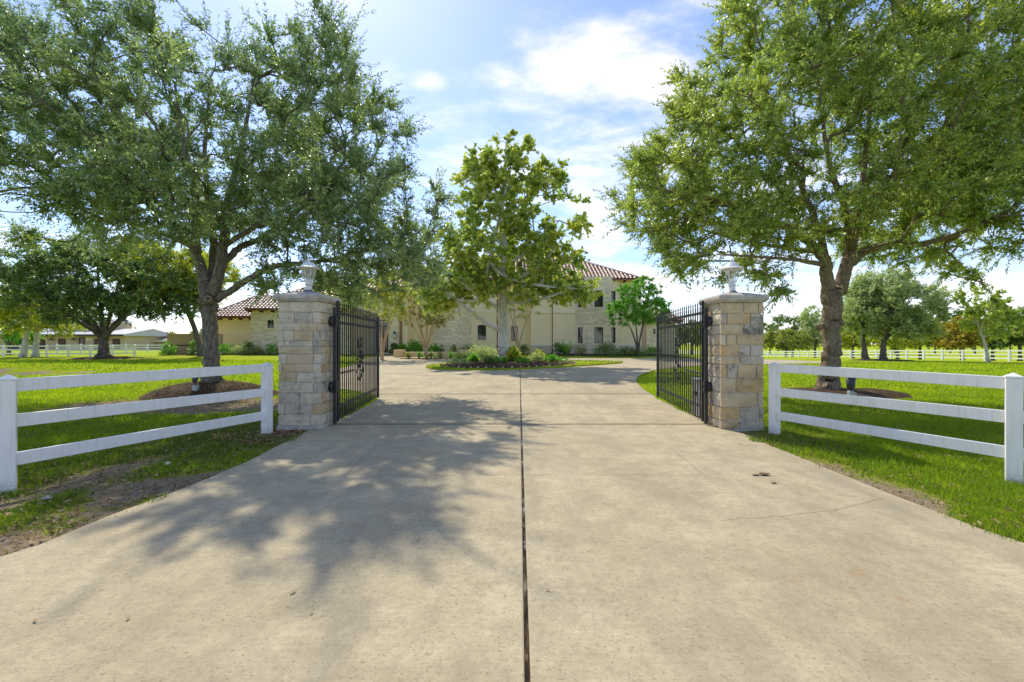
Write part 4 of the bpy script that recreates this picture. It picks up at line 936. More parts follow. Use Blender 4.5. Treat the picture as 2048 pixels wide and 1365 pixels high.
def big_trees():
    Y = 13.5
    A = tree('oak_tree', 'large dark grey-green oak on a mulch mound behind the left fence', 'oaks flanking the gate', W(424, 764, Y),
        [wp(424, 764, Y, .215), wp(422, 700, Y, .195), wp(419, 640, Y, .20), wp(418, 596, Y, .225)],
        [[wp(413, 600, Y, 0.170), wp(404, 545, Y + .1, 0.145), wp(386, 495, Y + .2, 0.128), wp(352, 455, Y + .3, 0.106), wp(305, 415, Y + .5, 0.085), wp(240, 360, Y + .6, 0.060), wp(170, 290, Y + .6, 0.034)],
         [wp(395, 505, Y + .15, 0.111), wp(390, 450, Y - .4, 0.093), wp(392, 390, Y - .8, 0.072), wp(370, 300, Y - 1.2, 0.051), wp(350, 170, Y - 1.4, 0.030)],
         [wp(420, 590, Y, 0.170), wp(428, 530, Y + .5, 0.136), wp(426, 470, Y + .9, 0.111), wp(415, 400, Y + 1.2, 0.085), wp(410, 300, Y + 1.5, 0.060), wp(420, 160, Y + 1.6, 0.030)],
         [wp(428, 590, Y - .05, 0.170), wp(441, 530, Y - .1, 0.149), wp(449, 470, Y - .1, 0.128), wp(452, 415, Y - .2, 0.102), wp(478, 320, Y - .4, 0.068), wp(505, 180, Y - .6, 0.034)],
         [wp(450, 522, Y, 0.102), wp(482, 495, Y + .3, 0.093), wp(520, 478, Y + .5, 0.085), wp(575, 440, Y + .7, 0.068), wp(650, 370, Y + .8, 0.047), wp(710, 290, Y + .8, 0.025)],
         [wp(452, 490, Y - .1, 0.076), wp(500, 460, Y - .7, 0.068), wp(560, 425, Y - 1.4, 0.055), wp(640, 390, Y - 2.0, 0.038)],
         [wp(434, 600, Y, 0.106), wp(478, 572, Y - .1, 0.093), wp(520, 545, Y - .2, 0.085), wp(560, 531, Y - .3, 0.076), wp(610, 527, Y - .4, 0.064), wp(680, 515, Y - .3, 0.047), wp(760, 490, Y, 0.030)],
         [wp(386, 495, Y + .2, 0.085), wp(330, 470, Y + 1.2, 0.068), wp(240, 440, Y + 1.8, 0.051), wp(120, 400, Y + 2.2, 0.034)]],
        [lobe(390, 285, Y, 330, 185, 4.6), lobe(140, 300, Y + .5, 210, 190, 4), lobe(640, 290, Y, 180, 190, 3.6), lobe(770, 420, Y, 120, 110, 2.8, 1.1), lobe(690, 510, Y - .2, 130, 75, 2.4, 1.3), lobe(640, 560, Y + .3, 110, 50, 2.0, 1.3), lobe(790, 530, Y + .3, 95, 70, 2.2, 1.2),
         lobe(235, 75, Y, 95, 120, 2.4, .6), lobe(420, 75, Y, 75, 105, 2.4, .6), lobe(610, 125, Y, 95, 115, 2.4, .6), lobe(40, 250, Y, 150, 210, 3.5), lobe(560, 410, Y - 1.6, 130, 90, 1.8), lobe(300, 410, Y - 1.4, 150, 85, 1.8), lobe(80, 430, Y + .4, 160, 70, 3)],
        tips=950, twigs=11, leaves=23, size=.135, width=.048, twig=(.35, 1.0), up=.55, seed=11, leaf='leaf_oak', r_tip=.011, spire=1.2, gapth=.30, sides=20)
    # pruning scars on the trunk
    for (px, py, s) in ((417, 598, .11), (397, 602, .07), (428, 628, .06)):
        x, y, z = W(px, py, Y - .21)
        MB().tube([(x, y + .06, z), (x, y - .01, z), (x, y - .035, z)], [s * .9, s, s * .6], 14).build('pruning_scar', 'cut_wood', A, True)
        MB().tube([(x, y - .036, z), (x, y - .042, z)], [s * .45, s * .3], 10).build('hollow', 'joint_dark', A, True)
    Y = 13.8
    B = tree('oak_tree', 'broad yellow-green oak with forked trunk behind the right fence', 'oaks flanking the gate', W(1660, 779, Y),
        [wp(1657, 779, Y, .265), wp(1663, 720, Y, .24), wp(1662, 660, Y, .24), wp(1664, 610, Y, .265), wp(1665, 575, Y, .29)],
        [[wp(1657, 590, Y, 0.187), wp(1652, 545, Y - .1, 0.170), wp(1646, 515, Y - .2, 0.153), wp(1612, 480, Y - .3, 0.119), wp(1560, 450, Y - .4, 0.093), wp(1480, 420, Y - .5, 0.064), wp(1390, 390, Y - .6, 0.038)],
         [wp(1650, 525, Y - .2, 0.119), wp(1640, 470, Y + .5, 0.102), wp(1610, 390, Y + .9, 0.076), wp(1560, 280, Y + 1.2, 0.051), wp(1520, 150, Y + 1.3, 0.025)],
         [wp(1678, 585, Y + .05, 0.204), wp(1690, 540, Y + .1, 0.178), wp(1704, 490, Y + .2, 0.145), wp(1716, 430, Y + .3, 0.111), wp(1730, 320, Y + .4, 0.076), wp(1745, 180, Y + .5, 0.043)],
         [wp(1694, 535, Y + .1, 0.128), wp(1728, 505, Y, 0.115), wp(1765, 494, Y - .1, 0.102), wp(1820, 491, Y - .3, 0.089), wp(1880, 480, Y - .5, 0.072), wp(1980, 440, Y - .7, 0.047), wp(2080, 380, Y - .8, 0.025)],
         [wp(1706, 480, Y + .2, 0.102), wp(1760, 420, Y + .9, 0.085), wp(1840, 340, Y + 1.4, 0.060), wp(1930, 230, Y + 1.6, 0.034)],
         [wp(1700, 500, Y + .1, 0.102), wp(1690, 420, Y - .7, 0.085), wp(1660, 330, Y - 1.3, 0.064), wp(1640, 200, Y - 1.6, 0.034)],
         [wp(1655, 530, Y - .1, 0.076), wp(1625, 526, Y - .5, 0.068), wp(1590, 520, Y - .9, 0.051), wp(1530, 515, Y - 1.3, 0.038), wp(1450, 510, Y - 1.5, 0.025)],
         [wp(1640, 505, Y - .2, 0.076), wp(1560, 495, Y + 1, 0.060), wp(1440, 470, Y + 1.8, 0.043), wp(1340, 440, Y + 2, 0.025)]],
        [lobe(1690, 250, Y, 300, 220, 4.4), lobe(1430, 320, Y, 150, 130, 3.2, 1.1), lobe(1520, 150, Y, 150, 120, 3.2), lobe(1310, 400, Y, 100, 80, 2.4, 1.4), lobe(1440, 490, Y, 150, 65, 2.6, 1.4),
         lobe(1920, 180, Y, 230, 210, 4), lobe(1890, 430, Y, 230, 90, 3.2, 1.1), lobe(1740, 40, Y, 220, 120, 3.4, .8), lobe(2060, 380, Y, 170, 200, 3.4), lobe(1600, 410, Y - 1.4, 170, 80, 1.8), lobe(1500, 40, Y, 80, 90, 2, .7), lobe(1560, 560, Y - .8, 60, 30, 1.0, 1.3), lobe(1850, 390, Y - 2, 150, 90, 1.6)],
        tips=1300, twigs=11, leaves=24, size=.125, width=.05, twig=(.3, .85), up=.25, seed=23, leaf='leaf_oak_light', r_tip=.011, spire=.35, gapth=.22, sides=20, bark='bark_brown', thin_bark='bark_brown')
    for (px, py, s, dx) in ((1652, 651, .10, -.02), (1684, 645, .09, .1), (1640, 655, .09, -.2)):
        x, y, z = W(px, py, Y - .245)
        MB().tube([(x, y + .12, z), (x, y + .01, z), (x, y - .03, z)], [s, s, s * .72], 14).build('pruning_scar', 'bark_brown', B, True)
        MB().tube([(x, y - .028, z), (x, y - .04, z)], [s * .7, s * .66], 12).build('scar_face', 'cut_wood', B, True)
    Y = 31.0
    tree('sycamore_tree', 'tall sycamore with white trunk in the island bed before the house', None, W(1010, 719, Y),
        [wp(1010, 719, Y, .42), wp(1007, 680, Y, .37), wp(1006, 630, Y, .33), wp(1007, 570, Y, .28), wp(1010, 500, Y, .22), wp(1003, 430, Y, .16), wp(1010, 350, Y, .1), wp(1012, 290, Y, .05)],
        [[wp(1003, 662, Y, .19), wp(975, 648, Y - .3, .155), wp(945, 628, Y - .6, .13), wp(915, 604, Y - .8, .1), wp(885, 575, Y - 1, .06)],
         [wp(1003, 618, Y, .15), wp(975, 605, Y - .6, .12), wp(945, 582, Y - 1.2, .09), wp(900, 545, Y - 1.6, .05)],
         [wp(1010, 570, Y, .15), wp(1035, 560, Y - .3, .12), wp(1062, 542, Y - .6, .1), wp(1095, 515, Y - .8, .06), wp(1130, 470, Y - .8, .03)],
         [wp(1010, 605, Y, .13), wp(1050, 605, Y - .6, .11), wp(1095, 595, Y - 1.0, .085), wp(1140, 580, Y - 1.4, .05), wp(1185, 570, Y - 1.4, .03)],
         [wp(1008, 500, Y, .11), wp(985, 460, Y + .5, .09), wp(950, 410, Y + .8, .05)], [wp(1006, 450, Y, .09), wp(1040, 410, Y + .5, .07), wp(1080, 360, Y + .8, .035)],
         [wp(1008, 540, Y, .1), wp(960, 520, Y + 1, .08), wp(900, 490, Y + 1.6, .04)], [wp(1010, 530, Y, .1), wp(1060, 500, Y + 1, .08), wp(1120, 440, Y + 1.6, .04)]],
        [lobe(1010, 320, Y, 70, 50, 2.2, 1.2), lobe(1010, 400, Y, 110, 80, 3.4), lobe(1090, 345, Y, 40, 45, 1.6), lobe(1130, 450, Y, 50, 60, 2), lobe(1000, 500, Y, 135, 75, 4.2), lobe(900, 520, Y, 75, 65, 2.8), lobe(1110, 540, Y, 85, 60, 3.0),
         lobe(870, 570, Y - .5, 50, 50, 2, 1.2), lobe(930, 575, Y - .6, 80, 45, 2.5), lobe(1180, 575, Y - .8, 45, 35, 1.8, 1.2), lobe(1080, 585, Y - .6, 80, 28, 2.4), lobe(955, 360, Y, 45, 45, 1.8)],
        tips=560, twigs=7, leaves=9, size=.27, width=.23, twig=(.35, .9), up=.2, seed=31, leaf='leaf_sycamore', bark='bark_white', tmpl=LOBED, r_tip=.02, shell=.75, gap=1.6, gapth=.29, sides=16, flare=1.35, droop=.3)
big_trees()

def auto_tree(name, label, group, px, py, Y, r, fork_py, lobes, lean=0, nl=6, **kw):
    """a tree whose limbs reach from a fork to its lobes"""
    x, y, z = W(px, py, Y); z = g1(x, y); k = Y / F; R_ = random.Random(kw.get('seed', 1) * 13 + 5)
    fp = (x + lean * k, y, PZ(fork_py, Y)); tr = [(x, y, z, r), (x + lean * k * .35, y, z + (fp[2] - z) * .5, r * .82), (*fp, r * .74)]; L_ = []
    lb = [lobe(px + a, b, Y + dy, rx, rz, ry, *w_) for (a, b, dy, rx, rz, ry, *w_) in lobes]
    for i in range(nl):
        q = lb[i % len(lb)]; a = 2 * math.pi * i / nl + R_.random(); e = (q[0] + q[3] * .5 * math.cos(a), q[1] + q[4] * .5 * math.sin(a), q[2] + q[5] * R_.uniform(-.1, .5))
        md = tuple(fp[j] + (e[j] - fp[j]) * .45 + (0 if j < 2 else -.04 * (e[2] - fp[2])) for j in range(3)); r0 = r * R_.uniform(.42, .58)
        L_.append([(*[fp[j] - (.15 * (fp[2] - z) if j == 2 else 0) for j in range(3)], r0), (*[fp[j] + (md[j] - fp[j]) * .5 for j in range(3)], r0 * .8), (*md, r0 * .6), (*e, r0 * .25)])
    return tree(name, label, group, (x, y, z), tr, L_, lb, **kw)

def mid_trees():
    far = dict(size=.30, width=.15, twig=(.5, 1.1), r_tip=.022, sides=10)
    auto_tree('live_oak_tree', 'spreading dark green oak in the middle of the left lawn', None, 207, 719, 42, .46, 674,
        [(0, 565, 0, 140, 70, 5.5), (-150, 590, 0, 90, 60, 4.5), (-110, 530, 0, 90, 50, 4), (120, 580, 0, 85, 55, 4.5), (40, 520, 1, 100, 40, 4), (-60, 610, -2.5, 110, 35, 2.5), (110, 610, -1.5, 90, 25, 3)],
        nl=9, tips=560, twigs=9, leaves=15, up=.2, seed=41, leaf='leaf_dark', bark='bark_far', gapth=.3, **{**far, 'size': .26, 'width': .14})
    mound((*W(207, 720, 42)[:2], 3.2, 1.4, .16), 'mulch_mound')
    auto_tree('leaning_tree', 'yellow-green tree with crooked grey trunk left of the house', None, 402, 712, 44, .26, 612,
        [(-50, 545, 0, 95, 55, 4), (-120, 530, 0, 70, 45, 3.5), (10, 560, 0, 60, 45, 3), (-20, 590, 0, 60, 30, 3)], lean=-32, nl=6,
        tips=320, twigs=8, leaves=13, seed=43, leaf='leaf_yellow', bark='bark_far', **far)
    auto_tree('white_barked_tree', 'leaning white-barked tree by the left fence, left of its twin', 'white-barked trees', 47, 713, 47, .28, 645,
        [(0, 615, 0, 70, 45, 3), (-40, 640, 0, 50, 30, 3)], lean=12, nl=5, tips=130, twigs=7, leaves=11, seed=45, leaf='leaf_yellow', bark='bark_white', **far)
    auto_tree('white_barked_tree', 'upright white-barked tree by the left fence, right of its twin', 'white-barked trees', 71, 713, 47.5, .28, 650,
        [(10, 620, 0, 70, 40, 3), (60, 640, .5, 50, 28, 2.5)], lean=4, nl=5, tips=130, twigs=7, leaves=11, seed=46, leaf='leaf_yellow', bark='bark_white', **far)
    auto_tree('small_tree', 'small fresh green tree at the left picture edge by the fence', None, 18, 706, 56, .18, 690,
        [(0, 664, 0, 42, 24, 2.4)], nl=4, tips=80, twigs=7, leaves=12, seed=47, leaf='leaf_bright', bark='bark_far', **far)
    # trees near the house
    def multistem(name, label, px, py, Y, n, sp, fork, lobes, leaf, seed, bark='bark_tan', r=.05, **kw):
        x, y, z = W(px, py, Y); z = g1(x, y) + .03; R_ = random.Random(seed); k = Y / F; tz = PZ(fork, Y); L_ = []
        for i in range(n):
            a = 2 * math.pi * i / n + R_.uniform(-.3, .3); s = sp * R_.uniform(.5, 1.1); ex, ey = x + s * math.cos(a), y + s * .7 * math.sin(a)
            L_.append([(x + .1 * math.cos(a), y + .1 * math.sin(a), z + .25, r), (x + s * .18 * math.cos(a), y + s * .15 * math.sin(a), z + (tz - z) * .4, r * .85), (x + s * .55 * math.cos(a), y + s * .4 * math.sin(a), z + (tz - z) * .8, r * .65), (ex, ey, tz + R_.uniform(.2, .9), r * .35)])
        lb = [lobe(px + a, b, Y + dy, rx, rz, ry) for (a, b, dy, rx, rz, ry) in lobes]
        return tree(name, label, kw.pop('group', None), (x, y, z), [(x, y, z, r * 1.8), (x, y, z + .3, r * 1.6), (x, y, z + .55, r * 1.3)], L_, lb, seed=seed, leaf=leaf, bark=bark, flare=1.1, r_tip=.010, **kw)
    multistem('crepe_myrtle', 'vase-shaped crepe myrtle with pink blooms before the stone turret', 852, 717, 42, 9, 1.5, 650,
        [(0, 615, 0, 48, 38, 1.9), (-25, 640, 0, 28, 18, 1.2), (25, 635, 0, 28, 20, 1.2), (0, 590, 0, 35, 25, 1.4)], 'leaf_myrtle', 51, tips=130, twigs=8, leaves=13, size=.15, width=.07, twig=(.25, .6), up=.5, sides=9, gap=.9, r=.075)
    multistem('crepe_myrtle', 'yellow-leaved crepe myrtle by the front door behind the left gate', 764, 712, 40, 6, 1.6, 640,
        [(-10, 580, 0, 60, 58, 2.4), (-50, 560, 0, 50, 45, 2), (15, 620, 0, 30, 30, 1.4), (-80, 590, 0, 45, 35, 1.6), (30, 560, 0, 40, 40, 1.8)], 'leaf_yellow', 52, tips=300, twigs=8, leaves=13, size=.17, width=.07, twig=(.3, .8), up=.4, sides=9, gap=1.0, r=.085)
    multistem('crepe_myrtle', 'slim pink-barked crepe myrtle standing behind the white sycamore trunk', 1036, 710, 46.5, 3, 1.4, 630,
        [(5, 600, 0, 40, 25, 1.6), (20, 625, 0, 22, 14, 1.0)], 'leaf_sycamore', 53, tips=55, twigs=7, leaves=11, size=.17, width=.08, twig=(.25, .6), sides=9, gap=1.0, r=.11, bark='stucco_pink')
    multistem('small_tree', 'round bright green tree at the right corner of the house', 1276, 712, 44, 4, 1.3, 650,
        [(4, 605, 0, 58, 42, 2.6), (-25, 625, 0, 38, 28, 1.8), (35, 625, 0, 30, 28, 1.8), (8, 575, 0, 30, 26, 1.5)], 'leaf_bright', 54, tips=230, twigs=8, leaves=13, size=.19, width=.10, twig=(.25, .6), sides=9, gap=.8, gapth=.22, r=.10, bark='bark_far')
    # right lawn
    g = dict(size=.28, width=.12, twig=(.5, 1.2), r_tip=.020, sides=10, bark='bark_far')
    auto_tree('elm_tree', 'grey-green tree with forked dark trunk on right lawn, left of pair', 'pair of grey-green lawn trees', 1730, 722, 47, .3, 672,
        [(0, 620, 0, 45, 45, 3.2), (-20, 640, 0, 35, 32, 2.4), (20, 590, 0, 35, 30, 2.4)], lean=-6, nl=6, tips=210, twigs=8, leaves=14, up=.5, seed=61, leaf='leaf_grey', **g)
    auto_tree('elm_tree', 'taller grey-green tree on the right lawn, right of the pair', 'pair of grey-green lawn trees', 1766, 722, 46, .3, 676,
        [(20, 610, 0, 70, 55, 4), (70, 615, 0, 50, 48, 3), (0, 575, 0, 45, 35, 2.6), (80, 650, 0, 45, 25, 2.4), (30, 660, 0, 60, 22, 2.6)], nl=8, lean=2, tips=380, twigs=8, leaves=14, up=.5, seed=62, leaf='leaf_grey', **g)
    mound((*W(1765, 723, 45)[:2], 3.3, 1.5, .14), 'mulch_mound')
    auto_tree('young_sycamore', 'young sycamore with thin leaning white trunk by the far right fence', None, 1976, 725, 43, .15, 665,
        [(-20, 635, 0, 48, 35, 2.4), (-25, 605, 0, 38, 25, 2), (20, 650, 0, 30, 28, 1.8)], lean=-14, nl=6, tips=90, twigs=6, leaves=7, size=.32, width=.27, twig=(.4, .9), r_tip=.018, sides=9, seed=63, leaf='leaf_sycamore', bark='bark_white', tmpl=LOBED)
    b = dict(size=.5, width=.27, twig=(.7, 1.5), r_tip=.04, sides=7, bark='bark_far')
    rows = [('cypress_tree', 'orange bald cypress beyond the far right fence, right of yellow ones', 1925, 84, 676, [(0, 668, 0, 35, 26, 3.5), (-15, 685, 0, 32, 12, 3), (10, 645, 0, 20, 18, 2.4)], 'leaf_rust', 71, 110),
            ('cypress_tree', 'yellow-green cypress beyond the fence, right of the grey-green pair', 1840, 92, 680, [(0, 665, 0, 48, 28, 4.5), (10, 640, 0, 30, 22, 3.5)], 'leaf_olive', 72, 130),
            ('cypress_tree', 'golden cypress seen between the trunks of the grey-green pair', 1795, 88, 684, [(0, 680, 0, 45, 14, 4)], 'leaf_yellow', 73, 80),
            ('cypress_tree', 'golden cypress just right of the right oak trunk', 1705, 90, 684, [(0, 672, 0, 32, 20, 4)], 'leaf_yellow', 74, 80),
            ('dark_tree', 'dark green tree at the right picture edge beyond the fence', 2040, 84, 690, [(0, 655, 0, 38, 34, 4.5), (-25, 675, 0, 30, 22, 3.5)], 'leaf_dark', 75, 120),
            ('dark_tree', 'dark green tree behind the young sycamore', 1985, 88, 690, [(0, 668, 0, 34, 24, 4)], 'leaf_dark', 76, 90),
            ('round_tree', 'dark rounded tree left of the right oak trunk', 1585, 112, 690, [(-5, 660, 0, 42, 30, 5), (30, 675, 0, 36, 24, 5)], 'leaf_dark', 77, 130),
            ('round_tree', 'low olive umbrella-shaped tree beside the right pillar', 1572, 98, 694, [(0, 681, 0, 44, 17, 5)], 'leaf_olive', 78, 110),
            ('grey_tree', 'feathery grey-green tree directly left of the right oak trunk', 1630, 100, 690, [(5, 655, 0, 22, 32, 4), (-8, 625, 0, 16, 18, 3)], 'leaf_grey', 79, 80),
            ('dark_tree', 'dark tree seen through the right gate, nearest the house', 1352, 120, 692, [(0, 672, 0, 26, 18, 5)], 'leaf_dark', 80, 70),
            ('dark_tree', 'dark tree seen through the middle of the right gate', 1385, 116, 692, [(0, 666, 0, 30, 22, 5)], 'leaf_dark', 81, 80),
            ('round_tree', 'olive tree hidden behind the right pillar', 1440, 118, 692, [(0, 664, 0, 50, 24, 6)], 'leaf_olive', 82, 80)]
    for nm, lab, px, Y, fk, lb, lf, sd, tp in rows:
        auto_tree(nm, lab, 'trees beyond the right fence', px, 712, Y, .32, fk, lb, nl=5, tips=tp, twigs=6, leaves=11, seed=sd, leaf=lf, gap=2.2, gapth=.25, **b)
    c = dict(size=.9, width=.5, twig=(1, 2.2), r_tip=.06, sides=6, bark='bark_far')
    hor = [(285, 175, 'leaf_olive', 16, 10), (298, 190, 'leaf_dark', 14, 9), (330, 180, 'leaf_olive', 18, 10), (350, 195, 'leaf_grey', 14, 9), (405, 190, 'leaf_dark', 20, 12), (225, 180, 'leaf_dark', 22, 16), (250, 170, 'leaf_yellow', 14, 18),
           (1650, 170, 'leaf_dark', 36, 18), (1730, 175, 'leaf_dark', 40, 20), (1790, 170, 'leaf_olive', 40, 20), (1870, 175, 'leaf_dark', 44, 24), (1950, 170, 'leaf_dark', 44, 26), (2020, 165, 'leaf_olive', 40, 28), (1480, 175, 'leaf_dark', 40, 20), (1540, 180, 'leaf_dark', 44, 22), (1410, 180, 'leaf_olive', 36, 18)]
    places = ['first', 'second', 'third', 'fourth', 'fifth', 'sixth', 'seventh', 'eighth', 'ninth']
    li = sorted([h for h in hor if h[0] < 1000]); ri = sorted([h for h in hor if h[0] > 1000])
    for lst, side in ((li, 'left'), (ri, 'right')):
        for i, (px, Y, lf, rx, rz) in enumerate(lst):
            auto_tree('horizon_tree', '%s tree from the left in the row on the %s horizon' % (places[i], side), 'trees on the %s horizon' % side, px, 700, Y, .35, 692, [(0, 684 - rz * .6, 0, rx, rz, 6)], nl=4, tips=46, twigs=6, leaves=9, seed=200 + i + (50 if side == 'right' else 0), leaf=lf, gap=3.5, gapth=.2, **c)
mid_trees()

# ------------------------------------------------------------------ shrubs
def shrub(name, label, px, py, Y, wpx, hpx, leaf, seed, n=900, size=.12, width=.06, tmpl=OVAL, up=.3, group=None, ry=None, cat='shrub', z0=None, strap=False):
    x, y, _ = W(px, py, Y); z = PZ(py, Y) if z0 is None else z0; k = Y / F; rx = wpx * k / 2; h = hpx * k; ry = ry or rx * .8; R_ = np.random.default_rng(seed)
    root = thing(name, label, cat, (x, y, z), group)
    if strap:
        a = R_.random(n) * 6.283; tl = R_.uniform(.05, .5, n); o = np.stack([x + rx * .25 * np.cos(a) * R_.random(n), y + ry * .25 * np.sin(a) * R_.random(n), np.full(n, z) + .05], 1)
        ax = np.stack([np.cos(a) * tl, np.sin(a) * tl, np.full(n, 1.)], 1); nr = np.stack([-np.cos(a), -np.sin(a), tl], 1) + R_.normal(size=(n, 3)) * .3; s = h * R_.uniform(.6, 1.05, n)
        leaves_mesh('foliage', o, ax, nr, s, np.full(n, width), STRAP, R_.random(n), R_.random(n), leaf, root)
    else:
        nc = max(8, n // 28); d = unit(R_.normal(size=(nc, 3))); d[:, 2] = np.abs(d[:, 2]); r = R_.uniform(.55, 1.0, nc)[:, None]
        c = np.array([x, y, z + .1 * h]) + d * r * np.array([rx, ry, h * .88]); ci = R_.integers(0, nc, n); j = unit(R_.normal(size=(n, 3))) * (R_.random((n, 1)) ** .6) * min(rx, h) * .42
        p = c[ci] + j; p[:, 2] = np.maximum(p[:, 2], z + .03); ax = unit(d[ci] * .6 + j * .8 / max(.1, min(rx, h) * .4) + R_.normal(size=(n, 3)) * .4 + np.array([0, 0, up])); nr = unit(R_.normal(size=(n, 3)) * .7 + np.array([0, 0, .8])); s = size * R_.uniform(.6, 1.2, n)
        leaves_mesh('foliage', p, ax, nr, s, s * width / size, tmpl, R_.random(n), R_.random(nc)[ci], leaf, root)
    m = MB()
    for i in range(6):
        a = i * 1.05; m.tube([(x + .04 * math.cos(a), y + .04 * math.sin(a), z - .08), (x + rx * .3 * math.cos(a), y + ry * .3 * math.sin(a), z + h * .35), (x + rx * .55 * math.cos(a), y + ry * .5 * math.sin(a), z + h * .7)], [.03, .02, .01], 5)
    m.build('stems', 'bark_far', root); return root
def shrubs():
    def z_(Y, px): return g1(PX(px, Y), Y)
    S = [('shrub', 'leafy green shrub at the left end of the tan garden wall', 336, 709, 46.5, 30, 24, 'leaf_bright', 700, .2),
         ('shrub', 'tall thin leafy shrub in front of the tan garden wall', 386, 706, 46.5, 13, 32, 'leaf_bright', 420, .2),
         ('shrub', 'low round shrub at the foot of the crooked grey trunk', 398, 709, 46, 22, 15, 'leaf_dark', 500, .2),
         ('shrub', 'green shrub bed clump right of the left oak trunk', 452, 709, 47, 34, 22, 'leaf_bright', 800, .18),
         ('shrub', 'grey-green shrub below the stucco wall of the left wing', 478, 709, 47.3, 30, 20, 'leaf_grey', 700, .18),
         ('shrub', 'dark leafy shrub at the corner of the stone wing', 497, 707, 47.6, 28, 26, 'leaf_dark', 700, .2),
         ('shrub', 'low dull purple-green shrub beneath the stone wing', 515, 710, 47.2, 26, 14, 'leaf_olive', 500, .16),
         ('shrub', 'leafy shrub left of the left stone pillar beneath the camera', 545, 709, 47, 34, 20, 'leaf_bright', 700, .2),
         ('shrub', 'big-leaved green plant right of the front door', 788, 708, 46, 16, 26, 'leaf_dark', 420, .28),
         ('shrub', 'big-leaved green plant below the wall lantern', 806, 705, 46, 22, 24, 'leaf_bright', 520, .28),
         ('shrub', 'dense leafy plant behind the planter wall, left of the crepe myrtle', 832, 705, 45.5, 34, 28, 'leaf_bright', 800, .26),
         ('shrub', 'dark hedge ball behind the planter wall', 830, 690, 47, 22, 16, 'leaf_dark', 600, .15),
         ('shrub', 'upright leafy plant right of the crepe myrtle stems', 868, 705, 45, 22, 22, 'leaf_bright', 400, .28),
         ('shrub', 'small dark shrub against the stone turret, left one', 882, 705, 46.5, 16, 20, 'leaf_dark', 420, .14),
         ('shrub', 'small grey-brown shrub against the middle of stone turret', 907, 705, 46.5, 16, 20, 'leaf_olive', 420, .14),
         ('shrub', 'wide dark hedge below the left arched window', 935, 705, 47, 32, 20, 'leaf_dark', 900, .14),
         ('shrub', 'dark clipped hedge right of the sycamore trunk', 1045, 708, 47, 34, 20, 'leaf_dark', 900, .14),
         ('shrub', 'leafy bush with tall stalks at foot of pale wall', 1118, 712, 46, 30, 24, 'leaf_dark', 520, .22),
         ('shrub', 'loose rose bush in front of the stone bay', 1163, 712, 45.5, 24, 22, 'leaf_olive', 420, .15),
         ('shrub', 'broad low dark juniper mound below the stone bay', 1216, 715, 44.5, 62, 22, 'leaf_dark', 1800, .16),
         ('shrub', 'low dark shrub at the foot of the round green tree', 1262, 715, 44.5, 56, 16, 'leaf_dark', 1200, .16),
         ('hedge', 'clipped hedge below the low right wing of the house', 1305, 706, 47, 46, 15, 'leaf_bright', 1300, .14)]
    for i, (nm, lab, px, py, Y, wp_, hp_, lf, n, s) in enumerate(S):
        shrub(nm, lab, px, py, Y, wp_, hp_, lf, 300 + i, n, s, s * .5, z0=z_(Y, px), cat=nm)
    shrub('iris_plant', 'clump of tall strap leaves before the pale wall', 1132, 712, 45.6, 26, 32, 'leaf_bright', 340, 60, width=.09, strap=True, cat='plant', z0=z_(45.6, 1132))
    # small plants before the planter wall
    for i, (px, lf, lab) in enumerate(((817, 'leaf_olive', 'first small tuft from the left before the planter wall'), (838, 'leaf_bright', 'second small tuft from the left before the planter wall'), (862, 'leaf_bright', 'third small tuft from the left before the planter wall'), (881, 'leaf_dark', 'fourth small tuft from the left before the planter wall'), (902, 'leaf_bright', 'fifth small tuft from the left before the planter wall'))):
        shrub('small_shrub', lab, px, 716, 41, 15, 12, lf, 360 + i, 260, .13, .06, group='tufts before the planter wall', z0=g1(PX(px, 41), 41) + .1)
    # plants of the island bed
    Z = lambda y: DR + .2
    I = [('dark round shrub at the left of the island bed', 924, 722, 30.5, 30, 22, 'leaf_dark', 900, .11, .24), ('large loose grey-green shrub left of the sycamore trunk', 966, 716, 31.5, 50, 30, 'leaf_grey', 1600, .13, .3),
         ('yellow-green leafy shrub right of the sycamore trunk', 1026, 718, 30, 28, 30, 'leaf_yellow', 420, .24, .3), ('round variegated shrub in the middle of the island bed', 1069, 719, 30.3, 28, 18, 'leaf_grey', 700, .11, .3),
         ('low pale flowering plants on the left front of island bed', 915, 727, 27.6, 46, 12, 'leaf_grey', 600, .12, .2), ('low leafy plants at the right of the island bed', 1110, 723, 30.5, 46, 14, 'leaf_bright', 900, .13, .22),
         ('low green plant before the sycamore trunk, left side', 1000, 723, 28.2, 24, 13, 'leaf_bright', 420, .13, .3), ('leafy green clump between dark shrub and grey-green shrub', 945, 721, 29.5, 22, 16, 'leaf_bright', 380, .2, .28),
         ('sparse leafy plant behind the variegated shrub', 1078, 714, 33, 16, 22, 'leaf_yellow', 200, .22, .3), ('low bright plants between trunk and variegated shrub', 1045, 724, 28.6, 34, 11, 'leaf_bright', 520, .12, .28),
         ('reddish low flowers along the left front edge of the bed', 905, 733, 26.6, 50, 7, 'flower', 350, .08, .17), ('pale dry flowers along the right edge of the bed', 1120, 729, 28.9, 60, 8, 'flower', 380, .08, .14), ('scattered flowers before the sycamore in the bed', 1040, 732, 27.0, 60, 6, 'flower', 300, .08, .2)]
    for i, (lab, px, py, Y, a, b, lf, n, s, z) in enumerate(I):
        shrub('bed_plant', lab, px, py, Y, a * 1.15, b * .95, lf, 400 + i, int(n * 1.3), s, s * .55, z0=z, cat='plant')
    shrub('strap_plant', 'dark strap-leaved clump at the front of the island bed', 977, 731, 27.0, 34, 20, 'leaf_dark', 420, 110, width=.06, strap=True, cat='plant', z0=.22)
shrubs()

